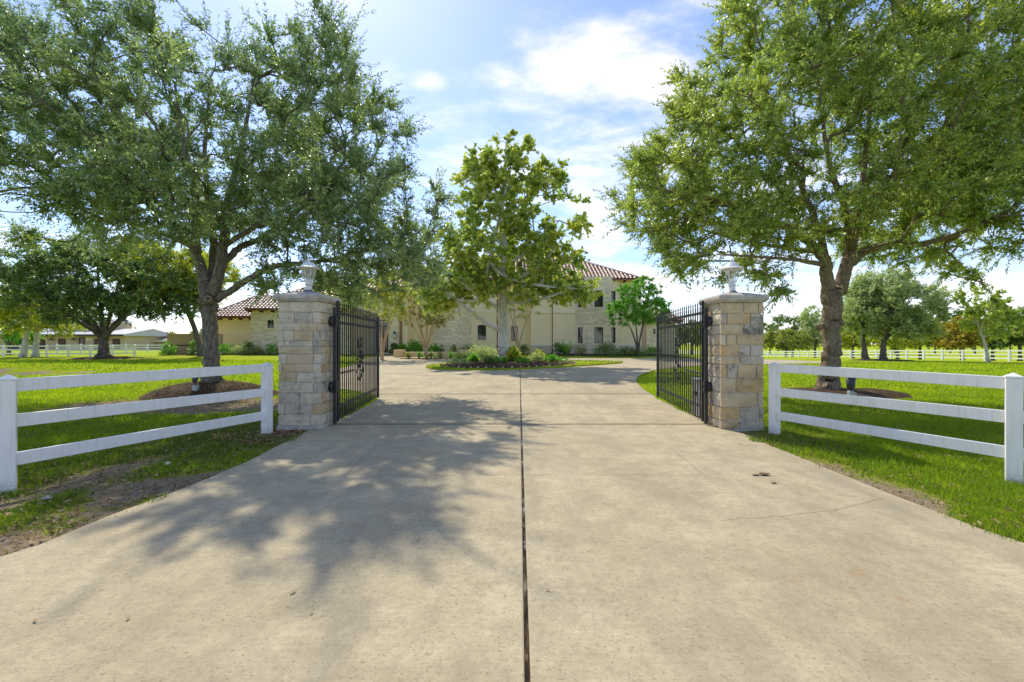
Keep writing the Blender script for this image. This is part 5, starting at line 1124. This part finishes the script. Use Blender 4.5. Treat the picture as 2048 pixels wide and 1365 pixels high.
# ------------------------------------------------------------------ grass
def grass():
    R_ = np.random.default_rng(5); parts = []
    zones = [(2.3, 5.2, 4200, .0045, .060), (5.2, 9.0, 2300, .0065, .065), (9.0, 15.0, 700, .012, .07), (15.0, 24.0, 170, .026, .08), (24.0, 40.0, 48, .05, .09)]
    for y0, y1, den, wd, ht in zones:
        xm = 1.18 * y1 + .6; n = int((y1 - y0) * 2 * xm * den); x = R_.uniform(-xm, xm, n); y = R_.uniform(y0, y1, n)
        k = (np.abs(x) < 1.18 * y + .5) & ~on_drive(x - np.sign(x) * np.where(y < 13, -.11 * vnoise(x, y, .22) * vnoise(x, y + 50, .6) * 2, 0), y); x, y = x[k], y[k]
        for (mx, my, rx, ry, h) in (MOUND_A, MOUND_B):
            q = ((x - mx) / rx) ** 2 + ((y - my) / ry) ** 2; k = q > .95; x, y = x[k], y[k]
        k = ~((np.abs(x - PL[0]) < .42) & (np.abs(y - PL[1]) < .42)) & ~((np.abs(x - PR[0]) < .42) & (np.abs(y - PR[1]) < .42)) & ~inpoly(ISLAND, x, y); x, y = x[k], y[k]
        d = dirt_mask(x, y); cl = fbm(x, y, .35, 3); k = R_.random(len(x)) > np.clip(sstep(.30, .58, d) * .97 + .40 * sstep(.5, .3, cl), 0, .985); x, y = x[k], y[k]
        dr = dry_mask(x, y); rr = R_.random(len(x)); dry = (rr < dr * .85 + .04).astype(float) * R_.uniform(.6, 1, len(x))
        cl = fbm(x + 7, y, .5, 3); h = ht * (.35 + 1.1 * cl) * R_.uniform(.6, 1.4, len(x)) * (1 - .4 * dry)
        parts.append((x, y, h, np.full(len(x), wd), dry))
    # grass of the island rim
    n = 9000; x = R_.uniform(-6, 9, n); y = R_.uniform(24.5, 39, n); k = inpoly(ISLAND, x, y); x, y = x[k], y[k]; q = ((x + .3) / 4.3) ** 2 + ((y - 31) / 5.2) ** 2; k = q > 1; x, y = x[k], y[k]
    parts.append((x, y, .08 * R_.uniform(.5, 1.2, len(x)), np.full(len(x), .04), (R_.random(len(x)) < .3) * .8))
    nis = len(x)
    x, y, h, wd, dry = [np.concatenate(c) for c in zip(*parts)]; n = len(x); z = G(x, y) - .012 + np.where(on_drive(x, y), DR + .01, 0); z[-nis:] = DR + .07
    a = R_.random(n) * 6.283; lean = R_.uniform(0, .9, n); b = R_.random(n) * 6.283
    p = np.stack([x, y, z], 1); s = np.stack([np.cos(a), np.sin(a), np.zeros(n)], 1) * (wd * R_.uniform(.6, 1.3, n))[:, None]; t = np.stack([np.cos(b) * lean, np.sin(b) * lean, np.ones(n)], 1) * h[:, None]
    V = np.stack([p - s, p + s, p + t], 1).reshape(-1, 3); rn = np.clip(R_.random(n) * .6 + .4 * fbm(x, y, 1.6, 3), 0, 1) * (.5 + .5 * sstep(7.5, 11.5, y))
    o = np_mesh('grass', V, np.arange(3 * n).reshape(-1, 3), 'grass_blade', None, {'rnd': np.repeat(rn, 3), 'dry': np.repeat(dry, 3)})
    tag(o, 'short green grass of the lawns on both sides of the drive', 'grass', kind='stuff'); print('blades', n)
    # fallen leaves and dead stalks
    n = 18000; x = np.concatenate([R_.uniform(-9, -2.6, n // 2), R_.normal(-8.6, 2.2, n // 4), R_.normal(-3.9, .5, n // 8), R_.uniform(3.5, 9, n // 8)]); y = np.concatenate([R_.uniform(2.5, 9, n // 2), R_.normal(12.2, 1.2, n // 4), R_.normal(7.7, .35, n // 8), R_.uniform(2.8, 9, n // 8)])
    k = ~on_drive(x, y); x, y = x[k], y[k]; z = G(x, y) + .012
    for (mx, my, rx, ry, hh) in (MOUND_A, MOUND_B):
        q = np.sqrt(((x - mx) / rx) ** 2 + ((y - my) / ry) ** 2); z = np.where(q < 1, z + hh * (1 - np.clip(q, 0, 1) ** 3.2) + .02, z)
    n = len(x); ax = R_.normal(size=(n, 3)) * [1, 1, .25]; nr = R_.normal(size=(n, 3)) * .35 + [0, 0, 1]; s = R_.uniform(.03, .075, n)
    o = leaves_mesh('leaf_litter', np.stack([x, y, z], 1), ax, nr, s, s * .4, OVAL, R_.random(n), R_.random(n), 'dry_leaf', None)
    tag(o, 'dry brown leaves scattered over the verge and the mulch', 'leaf litter', kind='stuff')
    # a few leaves blown on the drive, singly
    spots = [(260, 1246), (579, 1201), (628, 1235), (700, 1093), (70, 1252), (488, 1003), (830, 1092), (1090, 1190)]
    lab = ['dry leaf nearest the left picture edge but one on drive', 'slim dry leaf on the left drive below the tree shadow', 'tan dry leaf left of the centre joint near the bottom', 'tan dry leaf in the fringe of the tree shadow', 'dry leaf nearest the bottom left corner of the drive', 'pale dry leaf near the left drive edge in shade', 'tiny dry leaf left of the centre joint', 'small dry leaf right of the centre joint near the bottom']
    for i, (px, py) in enumerate(spots):
        x, y = gpx(px, py); s = random.uniform(.035, .06); a = random.random() * 6.28
        o = leaves_mesh('fallen_leaf', np.array([[x, y, DR + .008]]), np.array([[math.cos(a), math.sin(a), .05]]), np.array([[0., .1, 1]]), np.array([s]), np.array([s * .4]), OVAL, np.array([.7]), np.array([.3]), 'dry_leaf', None)
        tag(o, lab[i], 'leaf', 'fallen leaves on the drive')
grass()
# ------------------------------------------------------------------ house
def tile_roof(parent, quad, name='roof_slope', tw=.40, cl=.46):
    """quad: eave left, eave right, top right, top left (top may be one point twice); a dark deck with barrel tiles on it"""
    e0, e1, t1, t0 = [Vector(p) for p in quad]; deck = MB(); deck.add([e0, e1, t1, t0] if (t1 - t0).length > .01 else [e0, e1, t1], [(0, 1, 2, 3)] if (t1 - t0).length > .01 else [(0, 1, 2)])
    d = deck.build(name, 'roof_under', parent)
    u = (e1 - e0).normalized(); nrm = u.cross((t0 + t1) / 2 - e0).normalized()
    if nrm.z < 0: nrm = -nrm
    v = nrm.cross(u).normalized(); 
    if v.z < 0: v = -v
    S = (t0 - e0).dot(v); a1 = (t0 - e0).dot(u); b0 = (e1 - e0).dot(u); b1 = (t1 - e0).dot(u); V = []; Fq = []; rnd = []
    R_ = random.Random(int(abs(e0.x * 13 + e0.y * 7))); nc = int(S / cl)
    for c in range(nc + 1):
        s0 = c * cl - .05; s1 = min(S, (c + 1) * cl + .04); f0 = max(0, s0) / S; xa = a1 * min(1, f0 + .5 * cl / S); xb = b0 + (b1 - b0) * min(1, f0 + .5 * cl / S); k0 = int(math.ceil(xa / tw)); k1 = int(math.floor(xb / tw))
        for k in range(k0, k1 + 1):
            x = k * tw; r = R_.random(); r = .25 + .6 * r if R_.random() < .85 else r; base = len(V)
            for s, rr, h in ((s0, .165, .09), (s1, .135, .02)):
                for q in range(5):
                    a = math.pi * q / 4; p = e0 + u * (x - rr * math.cos(a)) + v * s + nrm * (h * .5 + .02 + rr * .8 * math.sin(a)); V.append(tuple(p)); rnd.append(r)
            for q in range(4): Fq.append((base + q, base + q + 1, base + 6 + q, base + 5 + q))
    o = np_mesh('roof_tiles', np.array(V), np.array(Fq), 'roof_tile', d, {'rnd': np.array(rnd)}, True); o['kind'] = 'stuff'
    return d
def ridge(parent, a, b, r=.17):
    a = Vector(a); b = Vector(b); n = max(2, int((b - a).length / .42)); m = MB(); V = []; Fq = []; rnd = []
    d = (b - a).normalized(); sd = d.cross(Vector((0, 0, 1))).normalized(); up = sd.cross(d)
    for i in range(n):
        base = len(V); rr = random.uniform(.3, .85)
        for s, k in ((i / n, 1.08), ((i + 1.12) / n, .9)):
            p = a + (b - a) * s
            for q in range(6): an = math.pi * q / 5; V.append(tuple(p + sd * (r * k * math.cos(an)) + up * (r * k * math.sin(an) + .06))); rnd.append(rr)
        for q in range(5): Fq.append((base + q, base + q + 1, base + 7 + q, base + 6 + q))
    o = np_mesh('ridge_tiles', np.array(V), np.array(Fq), 'roof_tile', parent, {'rnd': np.array(rnd)}, True); o['kind'] = 'stuff'
def hip_roof(parent, x0, x1, y0, y1, z, rise, ov=.7, run=None):
    x0 -= ov; x1 += ov; y0 -= ov; y1 += ov; run = run or (y1 - y0) / 2; ym = (y0 + y1) / 2; xa, xb = x0 + run, x1 - run
    if xb < xa: xa = xb = (x0 + x1) / 2
    r0, r1 = (xa, ym, z + rise), (xb, ym, z + rise)
    tile_roof(parent, [(x0, y0, z), (x1, y0, z), r1, r0]); tile_roof(parent, [(x1, y0, z), (x1, y1, z), r1, r1]); tile_roof(parent, [(x1, y1, z), (x0, y1, z), r0, r1]); tile_roof(parent, [(x0, y1, z), (x0, y0, z), r0, r0])
    for a, b in (((x0, y0, z), r0), ((x1, y0, z), r1), ((x1, y1, z), r1), ((x0, y1, z), r0)): ridge(parent, a, b)
    if xb - xa > .5: ridge(parent, r0, r1)
    m = MB(); m.box(x0 + .05, x1 - .05, y0 + .05, y1 - .05, z - .12, z - .02); m.build('soffit', 'stucco', parent)
    MB().box(x0 - .02, x1 + .02, y0 - .09, y0 + .045, z - .17, z + .01).build('gutter', 'copper', parent, bevel=.02)
    MB().box(x0 - .09, x0 - .025, y0 + .05, y1, z - .17, z + .01).build('gutter', 'copper', parent, bevel=.02)
    MB().box(x1 + .025, x1 + .09, y0 + .05, y1, z - .17, z + .01).build('gutter', 'copper', parent, bevel=.02)
    n = int((x1 - x0) / 1.25)
    for k in range(n + 1):
        x = x0 + .35 + (x1 - x0 - .7) * k / n; MB().box(x - .09, x + .09, y0 + .12, y0 + ov, z - .33, z - .125).build('bracket', 'wood_dark', parent)
class Wall:
    """a front wall drawn in its own plane: s runs along it, z up, reveals .14 deep"""
    def __init__(s, root, p0, p1, z0, z1, mat, name='wall', holes=(), back=.5):
        s.root = root; s.a = Vector((p0[0], p0[1], 0)); b = Vector((p1[0], p1[1], 0)); s.L = (b - s.a).length; s.d = (b - s.a) / s.L; s.n = Vector((s.d.y, -s.d.x, 0))
        m = MB(); xs = sorted({0, s.L, *[h[0] for h in holes], *[h[1] for h in holes]}); zs = sorted({z0, z1, *[h[2] for h in holes], *[h[3] for h in holes]})
        for x0_, x1_ in zip(xs, xs[1:]):
            for a, c in zip(zs, zs[1:]):
                if any(h[0] <= x0_ + 1e-6 and h[1] >= x1_ - 1e-6 and h[2] <= a + 1e-6 and h[3] >= c - 1e-6 for h in holes): continue
                m.add([s.p(x0_, a), s.p(x1_, a), s.p(x1_, c), s.p(x0_, c)], [(0, 1, 2, 3)])
        for h in holes:
            q = [(h[0], h[2]), (h[1], h[2]), (h[1], h[3]), (h[0], h[3])]
            for i in range(4): m.add([s.p(*q[i]), s.p(*q[(i + 1) % 4]), s.p(*q[(i + 1) % 4], -.16), s.p(*q[i], -.16)], [(3, 2, 1, 0)])
        # returns at both ends and the top
        for x in (0, s.L): m.add([s.p(x, z0), s.p(x, z1), s.p(x, z1, -back), s.p(x, z0, -back)], [(0, 1, 2, 3)])
        m.add([s.p(0, z1), s.p(s.L, z1), s.p(s.L, z1, -back), s.p(0, z1, -back)], [(0, 1, 2, 3)])
        s.o = m.build(name, mat, root)
    def p(s, x, z, off=0.0): q = s.a + s.d * x + s.n * off; return (q.x, q.y, z)
    def bx(s, m, x0, x1, z0, z1, o0, o1):
        m.add([s.p(x0, z0, o0), s.p(x1, z0, o0), s.p(x1, z0, o1), s.p(x0, z0, o1), s.p(x0, z1, o0), s.p(x1, z1, o0), s.p(x1, z1, o1), s.p(x0, z1, o1)], [(0, 3, 2, 1), (4, 5, 6, 7), (0, 1, 5, 4), (1, 2, 6, 5), (2, 3, 7, 6), (3, 0, 4, 7)])
    def window(s, x0, x1, z0, z1, arch=False, fr=.13, mull=0):
        m = MB(); m.add([s.p(x0 - .01, z0 - .01, -.12), s.p(x1 + .01, z0 - .01, -.12), s.p(x1 + .01, z1 + .01, -.12), s.p(x0 - .01, z1 + .01, -.12)], [(0, 1, 2, 3)])
        wn = m.build('window', 'window_glass', s.root)
        m = MB(); f = .055
        s.bx(m, x0, x0 + f, z0, z1, -.115, -.06); s.bx(m, x1 - f, x1, z0, z1, -.115, -.06); s.bx(m, x0 + f, x1 - f, z0, z0 + f, -.115, -.06); s.bx(m, x0 + f, x1 - f, z1 - f, z1, -.115, -.06)
        if mull: s.bx(m, x0 + f, x1 - f, z0 + (z1 - z0) * .5 - .02, z0 + (z1 - z0) * .5 + .02, -.113, -.07)
        m.build('sash', 'wood_dark', wn)
        m = MB(); s.bx(m, x0 - fr, x0, z0, z1 - (0.0 if not arch else .0), -.02, .05); s.bx(m, x1, x1 + fr, z0, z1, -.02, .05)
        if not arch: s.bx(m, x0 - fr, x1 + fr, z1, z1 + fr, -.02, .052)
        else:
            # segmental head: spandrels fill the square opening, an arched band lies over them
            n = 10; w2 = (x1 - x0) / 2; c = (x0 + x1) / 2; rs = w2 * .42; pts = [(c + w2 * math.cos(math.pi * k / n), z1 - rs + rs * math.sin(math.pi * k / n)) for k in range(n + 1)]; po = [(c + (w2 + fr) * math.cos(math.pi * k / n), z1 - rs + (rs + fr) * math.sin(math.pi * k / n)) for k in range(n + 1)]
            for k in range(n):
                a, b, e, g_ = pts[k], pts[k + 1], po[k + 1], po[k]
                m.add([s.p(*a, .052), s.p(*b, .052), s.p(*e, .052), s.p(*g_, .052), s.p(*a, -.11), s.p(*b, -.11)], [(0, 1, 2, 3), (0, 4, 5, 1)])
            for sgn in (-1, 1):
                idx = range(0, n // 2) if sgn > 0 else range(n // 2, n)
                for k in idx: m.add([s.p(*pts[k], -.055), s.p(*pts[k + 1], -.055), s.p(pts[k + 1][0], z1 + .003, -.055), s.p(pts[k][0], z1 + .003, -.055)], [(0, 1, 2, 3)])
        m.build('frame', 'trim', wn)
        m = MB(); s.bx(m, x0 - fr - .05, x1 + fr + .05, z0 - .13, z0 - .002, -.02, .10); m.build('sill', 'trim', wn); return wn
    def band(s, z0, z1, out=.06, mat='trim', name='band', x0=0, x1=None):
        m = MB(); s.bx(m, x0 - out * .0, s.L if x1 is None else x1, z0, z1, -.05, out); return m.build(name, mat, s.root)

def house():
    Y = 50.0; gz = .28
    root = thing('mansion', 'large stucco and stone mansion with red barrel-tile roof behind the trees', 'house', (0, Y, gz))
    X = lambda px, y=Y: PX(px, y); Z = lambda py, y=Y: PZ(py, y); b0 = .1
    def hole(px0, px1, py0, py1, x_start, y=Y): return (X(px0, y) - x_start, X(px1, y) - x_start, Z(py1, y), Z(py0, y))
    # left wing ------------------------------------------------------
    y = 51.6; a, b = X(424, y), X(505, y); wl = Wall(root, (a, y), (b, y), b0, Z(631, y), 'stucco', back=9); wl.band(Z(689, y), Z(686, y)); wl.band(b0, Z(689, y) - .004, .04, 'plinth', 'plinth')
    wl.band(Z(681, y) + .4, Z(637, y) + .2, .05, 'stucco', 'pilaster', 0, .75)
    y = Y; a, b = X(502), X(700); h = hole(535, 548, 639.5, 656.5, a); w_ = Wall(root, (a, y), (b, y), b0, Z(616), 'house_stone', 'stone_wall', [h], 12); w_.window(*h, arch=True, fr=.14)
    # entrance ------------------------------------------------------
    y = 51.2; a, b = X(700, y), X(782, y); hd = hole(752, 777, 640, 706, a, y); w_ = Wall(root, (a, y), (b, y), b0, Z(598, y), 'stucco', 'wall', [hd], 9)
    m = MB(); w_.bx(m, hd[0], hd[1], b0, hd[3], -.14, -.10); dr = m.build('door', 'wood_dark', root)
    m = MB()
    for k in range(2):
        xm = (hd[0] + hd[1]) / 2; q0, q1 = (hd[0] + .06, xm - .05) if k == 0 else (xm + .05, hd[1] - .06)
        m = MB(); w_.bx(m, q0 + .08, q1 - .08, b0 + .6, hd[3] - .75, -.095, -.088); m.build('pane', 'window_glass', dr)
        m = MB(); 
        for j in range(3): xx = q0 + .12 + (q1 - q0 - .24) * j / 2; w_.bx(m, xx - .012, xx + .012, b0 + .6, hd[3] - .75, -.085, -.07)
        m.build('grille', 'iron', dr)
    m = MB(); w_.bx(m, hd[0] + .1, hd[1] - .1, hd[3] - .65, hd[3] - .12, -.095, -.088); m.build('pane', 'window_glass', dr)
    m = MB(); xm = (hd[0] + hd[1]) / 2
    for s in (-.09, .09): m.tube([w_.p(xm + s, b0 + 1.0, -.06), w_.p(xm + s, b0 + 1.5, -.06)], .02, 6)
    m.build('handle', 'iron', dr)
    m = MB(); w_.bx(m, hd[0] - .22, hd[0], b0, hd[3] + .22, -.02, .06); w_.bx(m, hd[1], hd[1] + .22, b0, hd[3] + .22, -.02, .06); w_.bx(m, hd[0], hd[1], hd[3], hd[3] + .22, -.02, .06); m.build('door_surround', 'trim', root)
    # stone pier with wall lantern, copper pipe
    y = 49.2; a, b = X(781, y), X(797, y); w_ = Wall(root, (a, y), (b, y), b0, Z(585, y), 'house_stone', 'pier', [], 2.2)
    def pipe(px, py0, py1, y): x = X(px, y); m = MB(); m.tube([(x, y, Z(py1, y)), (x, y, Z(py0, y))], .07, 8); m.build('downpipe', 'copper', root, True)
    pipe(802, 590, 706, 49.4)
    lx, lz = X(790, y), Z(672, y)
    sl = MB().box(lx - .08, lx + .08, y - .06, y - .004, lz - .3, lz + .3).build('wall_lantern', 'iron', root); MB().box(lx - .13, lx + .13, y - .34, y - .10, lz - .28, lz + .22).build('lantern_glass', 'bulb', sl); MB().lathe((lx, y - .22, lz + .225), [(.22, 0), (.2, .04), (.08, .2), (.02, .28)], 8).build('lantern_roof', 'iron', sl); MB().box(lx - .15, lx + .15, y - .36, y - .08, lz - .34, lz - .285).build('lantern_base', 'iron', sl)
    y = 49.6; w_ = Wall(root, (X(797.2, y), y), (X(815, y), y), b0, Z(575, y), 'stucco', 'wall', [], 1.8)
    y = 51.0; w_ = Wall(root, (X(815.2, y), y), (X(872, y), y), b0, Z(565, y), 'stucco', 'wall', [], 1)
    # round stone turret -------------------------------------------------
    cxp = X(907, 50.5); r = 2.35; m = MB(); cy = 50.9; n = 22; zt = Z(545); pts = [(cxp + r * math.cos(math.pi + math.pi * k / n), cy + r * math.sin(math.pi + math.pi * k / n)) for k in range(n + 1)]
    for p, q in zip(pts, pts[1:]): m.add([(*p, b0), (*q, b0), (*q, zt), (*p, zt)], [(0, 1, 2, 3)])
    m.build('turret', 'house_stone', root)
    k = n // 2 + 3; w2 = Wall(root, (pts[k][0] * 1, pts[k][1] - .03), (pts[k + 3][0], pts[k + 3][1] - .03), Z(626, 48.7), Z(602, 48.7), 'house_stone', 'turret_panel', [(.18, .72, Z(622, 48.7), Z(606, 48.7))], .1); w2.window(.18, .72, Z(622, 48.7), Z(606, 48.7), fr=.1)
    # right part of the front ------------------------------------------
    y = 49.8; a, b = X(942, y), X(993, y); h = hole(955.5, 972, 650, 680, a, y); w_ = Wall(root, (a, y), (b, y), b0, Z(556, y), 'stucco', 'wall', [h], 2); w_.window(*h, arch=True, fr=.15, mull=1); w_.band(Z(627, y), Z(623, y))
    pipe(995, 560, 706, 49.9)
    y = 51.2; a, b = X(993, y), X(1064, y); h = hole(1022.5, 1035.5, 652, 682, a, y); w_ = Wall(root, (a, y), (b, y), b0, Z(560, y), 'stucco', 'wall', [h], 1); w_.window(*h, arch=True, fr=.15, mull=1); w_.band(Z(627, y), Z(623, y))
    y = 49.9; a, b = X(1062, y), X(1104, y); w_ = Wall(root, (a, y), (b, y), b0, Z(556, y), 'stucco', 'wall', [], 2); w_.band(Z(692, y), Z(688, y), .09); w_.band(Z(627, y), Z(623, y), .09); w_.band(b0, Z(692, y) - .004, .05, 'plinth', 'plinth')
    pipe(1104.8, 560, 706, 49.95)
    y = 49.5; a, b = X(1106, y), X(1151, y); w_ = Wall(root, (a, y), (b, y), b0, Z(556, y), 'stucco', 'wall', [], 2); w_.band(Z(692, y), Z(688, y), .09); w_.band(Z(627, y), Z(623, y), .09); w_.band(b0, Z(692, y) - .004, .05, 'plinth', 'plinth')
    # stone bay with three sides
    P_ = [(X(1149, 49.6), 49.6), (X(1177, 48.5), 48.5), (X(1217, 48.5), 48.5), (X(1239, 49.7), 49.7)]
    for i, (lo, hi) in enumerate(((.25, .62), (.29, .73), (.2, .62))):
        p, q = P_[i], P_[i + 1]; L_ = math.hypot(q[0] - p[0], q[1] - p[1]); yb = 48.7; hs = [(L_ * lo, L_ * hi, Z(687, yb), Z(655, yb)), (L_ * lo, L_ * hi, Z(615, yb), Z(582, yb))]
        w_ = Wall(root, p, q, b0, Z(554, yb), 'house_stone', 'bay_wall', hs, .3)
        for hh in hs: w_.window(*hh, fr=.13)
    y = 49.8; a, b = X(1238, y), X(1283, y); w_ = Wall(root, (a, y), (b, y), b0, Z(556, y), 'stucco', 'wall', [], 12); w_.band(Z(692, y), Z(688, y), .09); w_.band(b0, Z(692, y) - .004, .05, 'plinth', 'plinth')
    # low right wing
    y = 52.5; a, b = X(1281, y), X(1352, y); hs = [hole(1305.5, 1311, 657.5, 669, a, y)]; w_ = Wall(root, (a, y), (b, y), b0, Z(640, y), 'house_stone', 'stone_wall', hs, 8); w_.window(*hs[0], arch=True, fr=.1)
    y = 52.3; w_ = Wall(root, (X(1282, y), y), (X(1293, y), y), b0, Z(641, y), 'stucco_pink', 'wall', [], .2)
    # roofs ---------------------------------------------------------
    hip_roof(root, X(508), X(700), Y + .0, Y + 12.5, Z(618.5, 49.3), 3.9, .65)
    hip_roof(root, X(427, 51.6), X(540, 51.6), 51.6, 61, Z(634, 51), 3.1, .6)
    hip_roof(root, X(690), X(872), 50.6, 63, Z(583, 50), 3.5, .6)
    hip_roof(root, X(850), X(1262), 49.7, 65, Z(558, 49), 4.3, .75)
    hip_roof(root, X(1283, 52.5), X(1352, 52.5), 52.5, 61, Z(642, 52), 2.1, .6)
    # front step
    MB().box(X(735, 48.5), X(800, 48.5), 47.6, 51.1, -.02, .30).build('doorstep', 'cast_stone', root, bevel=.02)
house()

def garden_walls():
    y = 48.5; x0, x1 = PX(334, y), PX(442, y); r = thing('garden_wall', 'tan stucco garden wall left of the house with a dark band', 'wall', (x0, y, .2))
    MB().box(x0, x1, y, y + .35, 0, PZ(670, y)).build('panel', 'stucco_pink', r, bevel=.02); MB().box(x0 - .03, x1, y - .05, y - .004, PZ(692, y), PZ(690, y)).build('band', 'wood_dark', r)
    MB().box(x0 - .04, x1, y - .04, y + .39, PZ(670, y) + .003, PZ(668, y) + .0).build('coping', 'stucco_pink', r, bevel=.02)
    # low planter wall left of the island
    y = 43.3; r = thing('planter_wall', 'low tan stone planter wall with two square end blocks', 'planter', (PX(865, y), y, .1)); zb = .02
    for p0, p1, top, dy in ((789, 808, 700, -.35), (920, 939, 700, -.35)): MB().box(PX(p0, y), PX(p1, y), y + dy, y + .7, zb, PZ(top, y)).build('end_block', 'planter', r, bevel=.03)
    MB().box(PX(808.3, y), PX(919.7, y), y, y + .4, zb, PZ(706, y)).build('wall', 'planter', r, bevel=.02); MB().box(PX(808.4, y), PX(919.6, y), y - .06, y + .46, PZ(706, y) + .003, PZ(704.5, y)).build('coping', 'trim', r, bevel=.02)
    m = MB(); yb = 41.0; n = 14; P = [(PX(800 + 135 * k / n, yb), yb - .6 - .7 * math.sin(math.pi * k / n)) for k in range(n + 1)]
    V = [(x, q, DR + .01) for x, q in P] + [(x, q + .5, DR + .12) for x, q in P] + [(x, 43.25, DR + .14) for x, q in P]; k = n + 1
    m.add(V, [(i, i + 1, k + i + 1, k + i) for i in range(n)] + [(k + i, k + i + 1, 2 * k + i + 1, 2 * k + i) for i in range(n)]); tag(m.build('planter_bed', 'mulch', None), kind='structure')
    # mulch along the foot of the house
    for (a, b, y0, y1) in ((432, 562, 46.3, 50.2), (1100, 1350, 44.2, 49.5), (320, 430, 45.8, 48.5)):
        m = MB(); n = 20; V = []
        for i in range(n + 1):
            x = PX(a + (b - a) * i / n, y0); f = y0 + .25 * math.sin(i * 1.7); V += [(x, f, g1(x, f) + .008), (x, f + .4, g1(x, f + .4) + .09), (x, y1, g1(x, y1) + .10)]
        m.add(V, [(3 * i + j, 3 * i + 3 + j, 3 * i + 4 + j, 3 * i + 1 + j) for i in range(n) for j in range(2)]); tag(m.build('mulch_bed', 'mulch', None), kind='structure')
garden_walls()

def stable():
    y = 88.0; gz = 0.02; X = lambda p: PX(p, y); Z = lambda p: PZ(p, y)
    r = thing('stable_building', 'long tan stable with dark crossed doors and pale metal roof', 'building', (X(120), y, gz))
    MB().box(X(-40), X(250), y, y + 12, -.2, Z(669)).build('wall', 'barn_wall', r)
    m = MB(); x0, x1, x2 = X(-44), X(258), X(235); ze = Z(669.5); m.add([(x0, y - 1.2, ze), (x1, y - 1.2, ze), (x1, y + 6, Z(656)), (x0, y + 6, Z(656)), (x1, y + 13.2, ze), (x0, y + 13.2, ze), (x0, y - 1.2, ze - .25), (x1, y - 1.2, ze - .25), (x1, y + 13.2, ze - .25), (x0, y + 13.2, ze - .25)], [(0, 1, 2, 3), (3, 2, 4, 5), (6, 7, 1, 0), (7, 8, 4, 2, 1), (9, 6, 0, 3, 5), (9, 8, 7, 6)])
    rf = m.build('roof', 'metal_roof', r); MB().box(x0, x1, y - 1.32, y - 1.205, ze - .34, ze + .03).build('fascia', 'barn_dark', rf)
    # upper storey
    MB().box(X(60), X(185), y + 4.2, y + 9, Z(664), Z(643)).build('upper_wall', 'barn_wall', r); m = MB(); m.add([(X(54), y + 3.6, Z(643.5)), (X(191), y + 3.6, Z(643.5)), (X(185), y + 6.6, Z(634)), (X(60), y + 6.6, Z(634)), (X(191), y + 9.6, Z(643.5)), (X(54), y + 9.6, Z(643.5))], [(0, 1, 2, 3), (3, 2, 4, 5), (0, 3, 5), (1, 4, 2), (0, 5, 4, 1)]); m.build('upper_roof', 'metal_roof', r)
    for p in (97, 166, 130):
        wn = MB().box(X(p - 4), X(p + 4), y + 4.13, y + 4.196, Z(658), Z(647)).build('window', 'window_glass', r); m = MB(); m.box(X(p - 5), X(p - 4), y + 4.10, y + 4.19, Z(658), Z(647)); m.box(X(p + 4), X(p + 5), y + 4.10, y + 4.19, Z(658), Z(647)); m.build('frame', 'trim', wn)
    for p in (30, 83, 124, 196, 233):
        w2 = 7.5; d = MB().box(X(p - w2), X(p + w2), y - .06, y - .004, -.1, Z(678)).build('stall_door', 'barn_dark', r); m = MB(); s = .09
        m.bar((X(p - w2 + .5), y - .09, Z(680)), (X(p + w2 - .5), y - .09, Z(693)), .05, .14, (0, 0, 1)); m.bar((X(p + w2 - .5), y - .12, Z(680)), (X(p - w2 + .5), y - .12, Z(693)), .05, .14, (0, 0, 1)); m.build('cross_brace', 'copper', d)
    MB().box(X(158), X(170), y - .06, y - .004, -.1, Z(675)).build('entry_door', 'barn_dark', r); MB().box(X(162), X(168), y - .08, y - .064, Z(694), Z(677)).build('door_pane', 'window_glass', r)
    for p in (107, 152, 220, 60):
        m = MB(); m.tube([(X(p), y, Z(676)), (X(p), y - .4, Z(675)), (X(p), y - .55, Z(677))], .03, 6); m.lathe((X(p), y - .55, Z(680.5)), [(.42, 0), (.3, .15), (.1, .3)], 10); m.build('barn_lamp', 'barn_dark', r)
    MB().box(X(173), X(177.5), y - .05, y - .004, Z(681), Z(676.5)).build('plate', 'trim', r); MB().box(X(178.5), X(183), y - .05, y - .004, Z(681), Z(676.5)).build('plate', 'trim', r)
    y2 = 96.0; X2 = lambda p: PX(p, y2); Z2 = lambda p: PZ(p, y2)
    r = thing('low_building', 'low grey-roofed outbuilding between the stable and the tan wall', 'building', (X2(300), y2, 0))
    MB().box(X2(252), X2(352), y2, y2 + 9, -.3, Z2(681)).build('wall', 'plinth', r); m = MB(); m.add([(X2(246), y2 - .8, Z2(681)), (X2(362), y2 - .8, Z2(681)), (X2(340), y2 + 5, Z2(668)), (X2(256), y2 + 5, Z2(668)), (X2(362), y2 + 10, Z2(681)), (X2(246), y2 + 10, Z2(681))], [(0, 1, 2, 3), (3, 2, 4, 5), (0, 3, 5), (1, 4, 2), (0, 5, 4, 1)]); m.build('roof', 'shingle', r)
    MB().tube([(X2(284), y2 + 1.2, Z2(682)), (X2(284), y2 + 1.2, Z2(671))], .12, 8).build('vent_pipe', 'barn_dark', r)
    MB().box(X2(246), X2(362), y2 - .95, y2 - .805, Z2(681) - .3, Z2(681) + .02).build('fascia', 'trim', r)
stable()
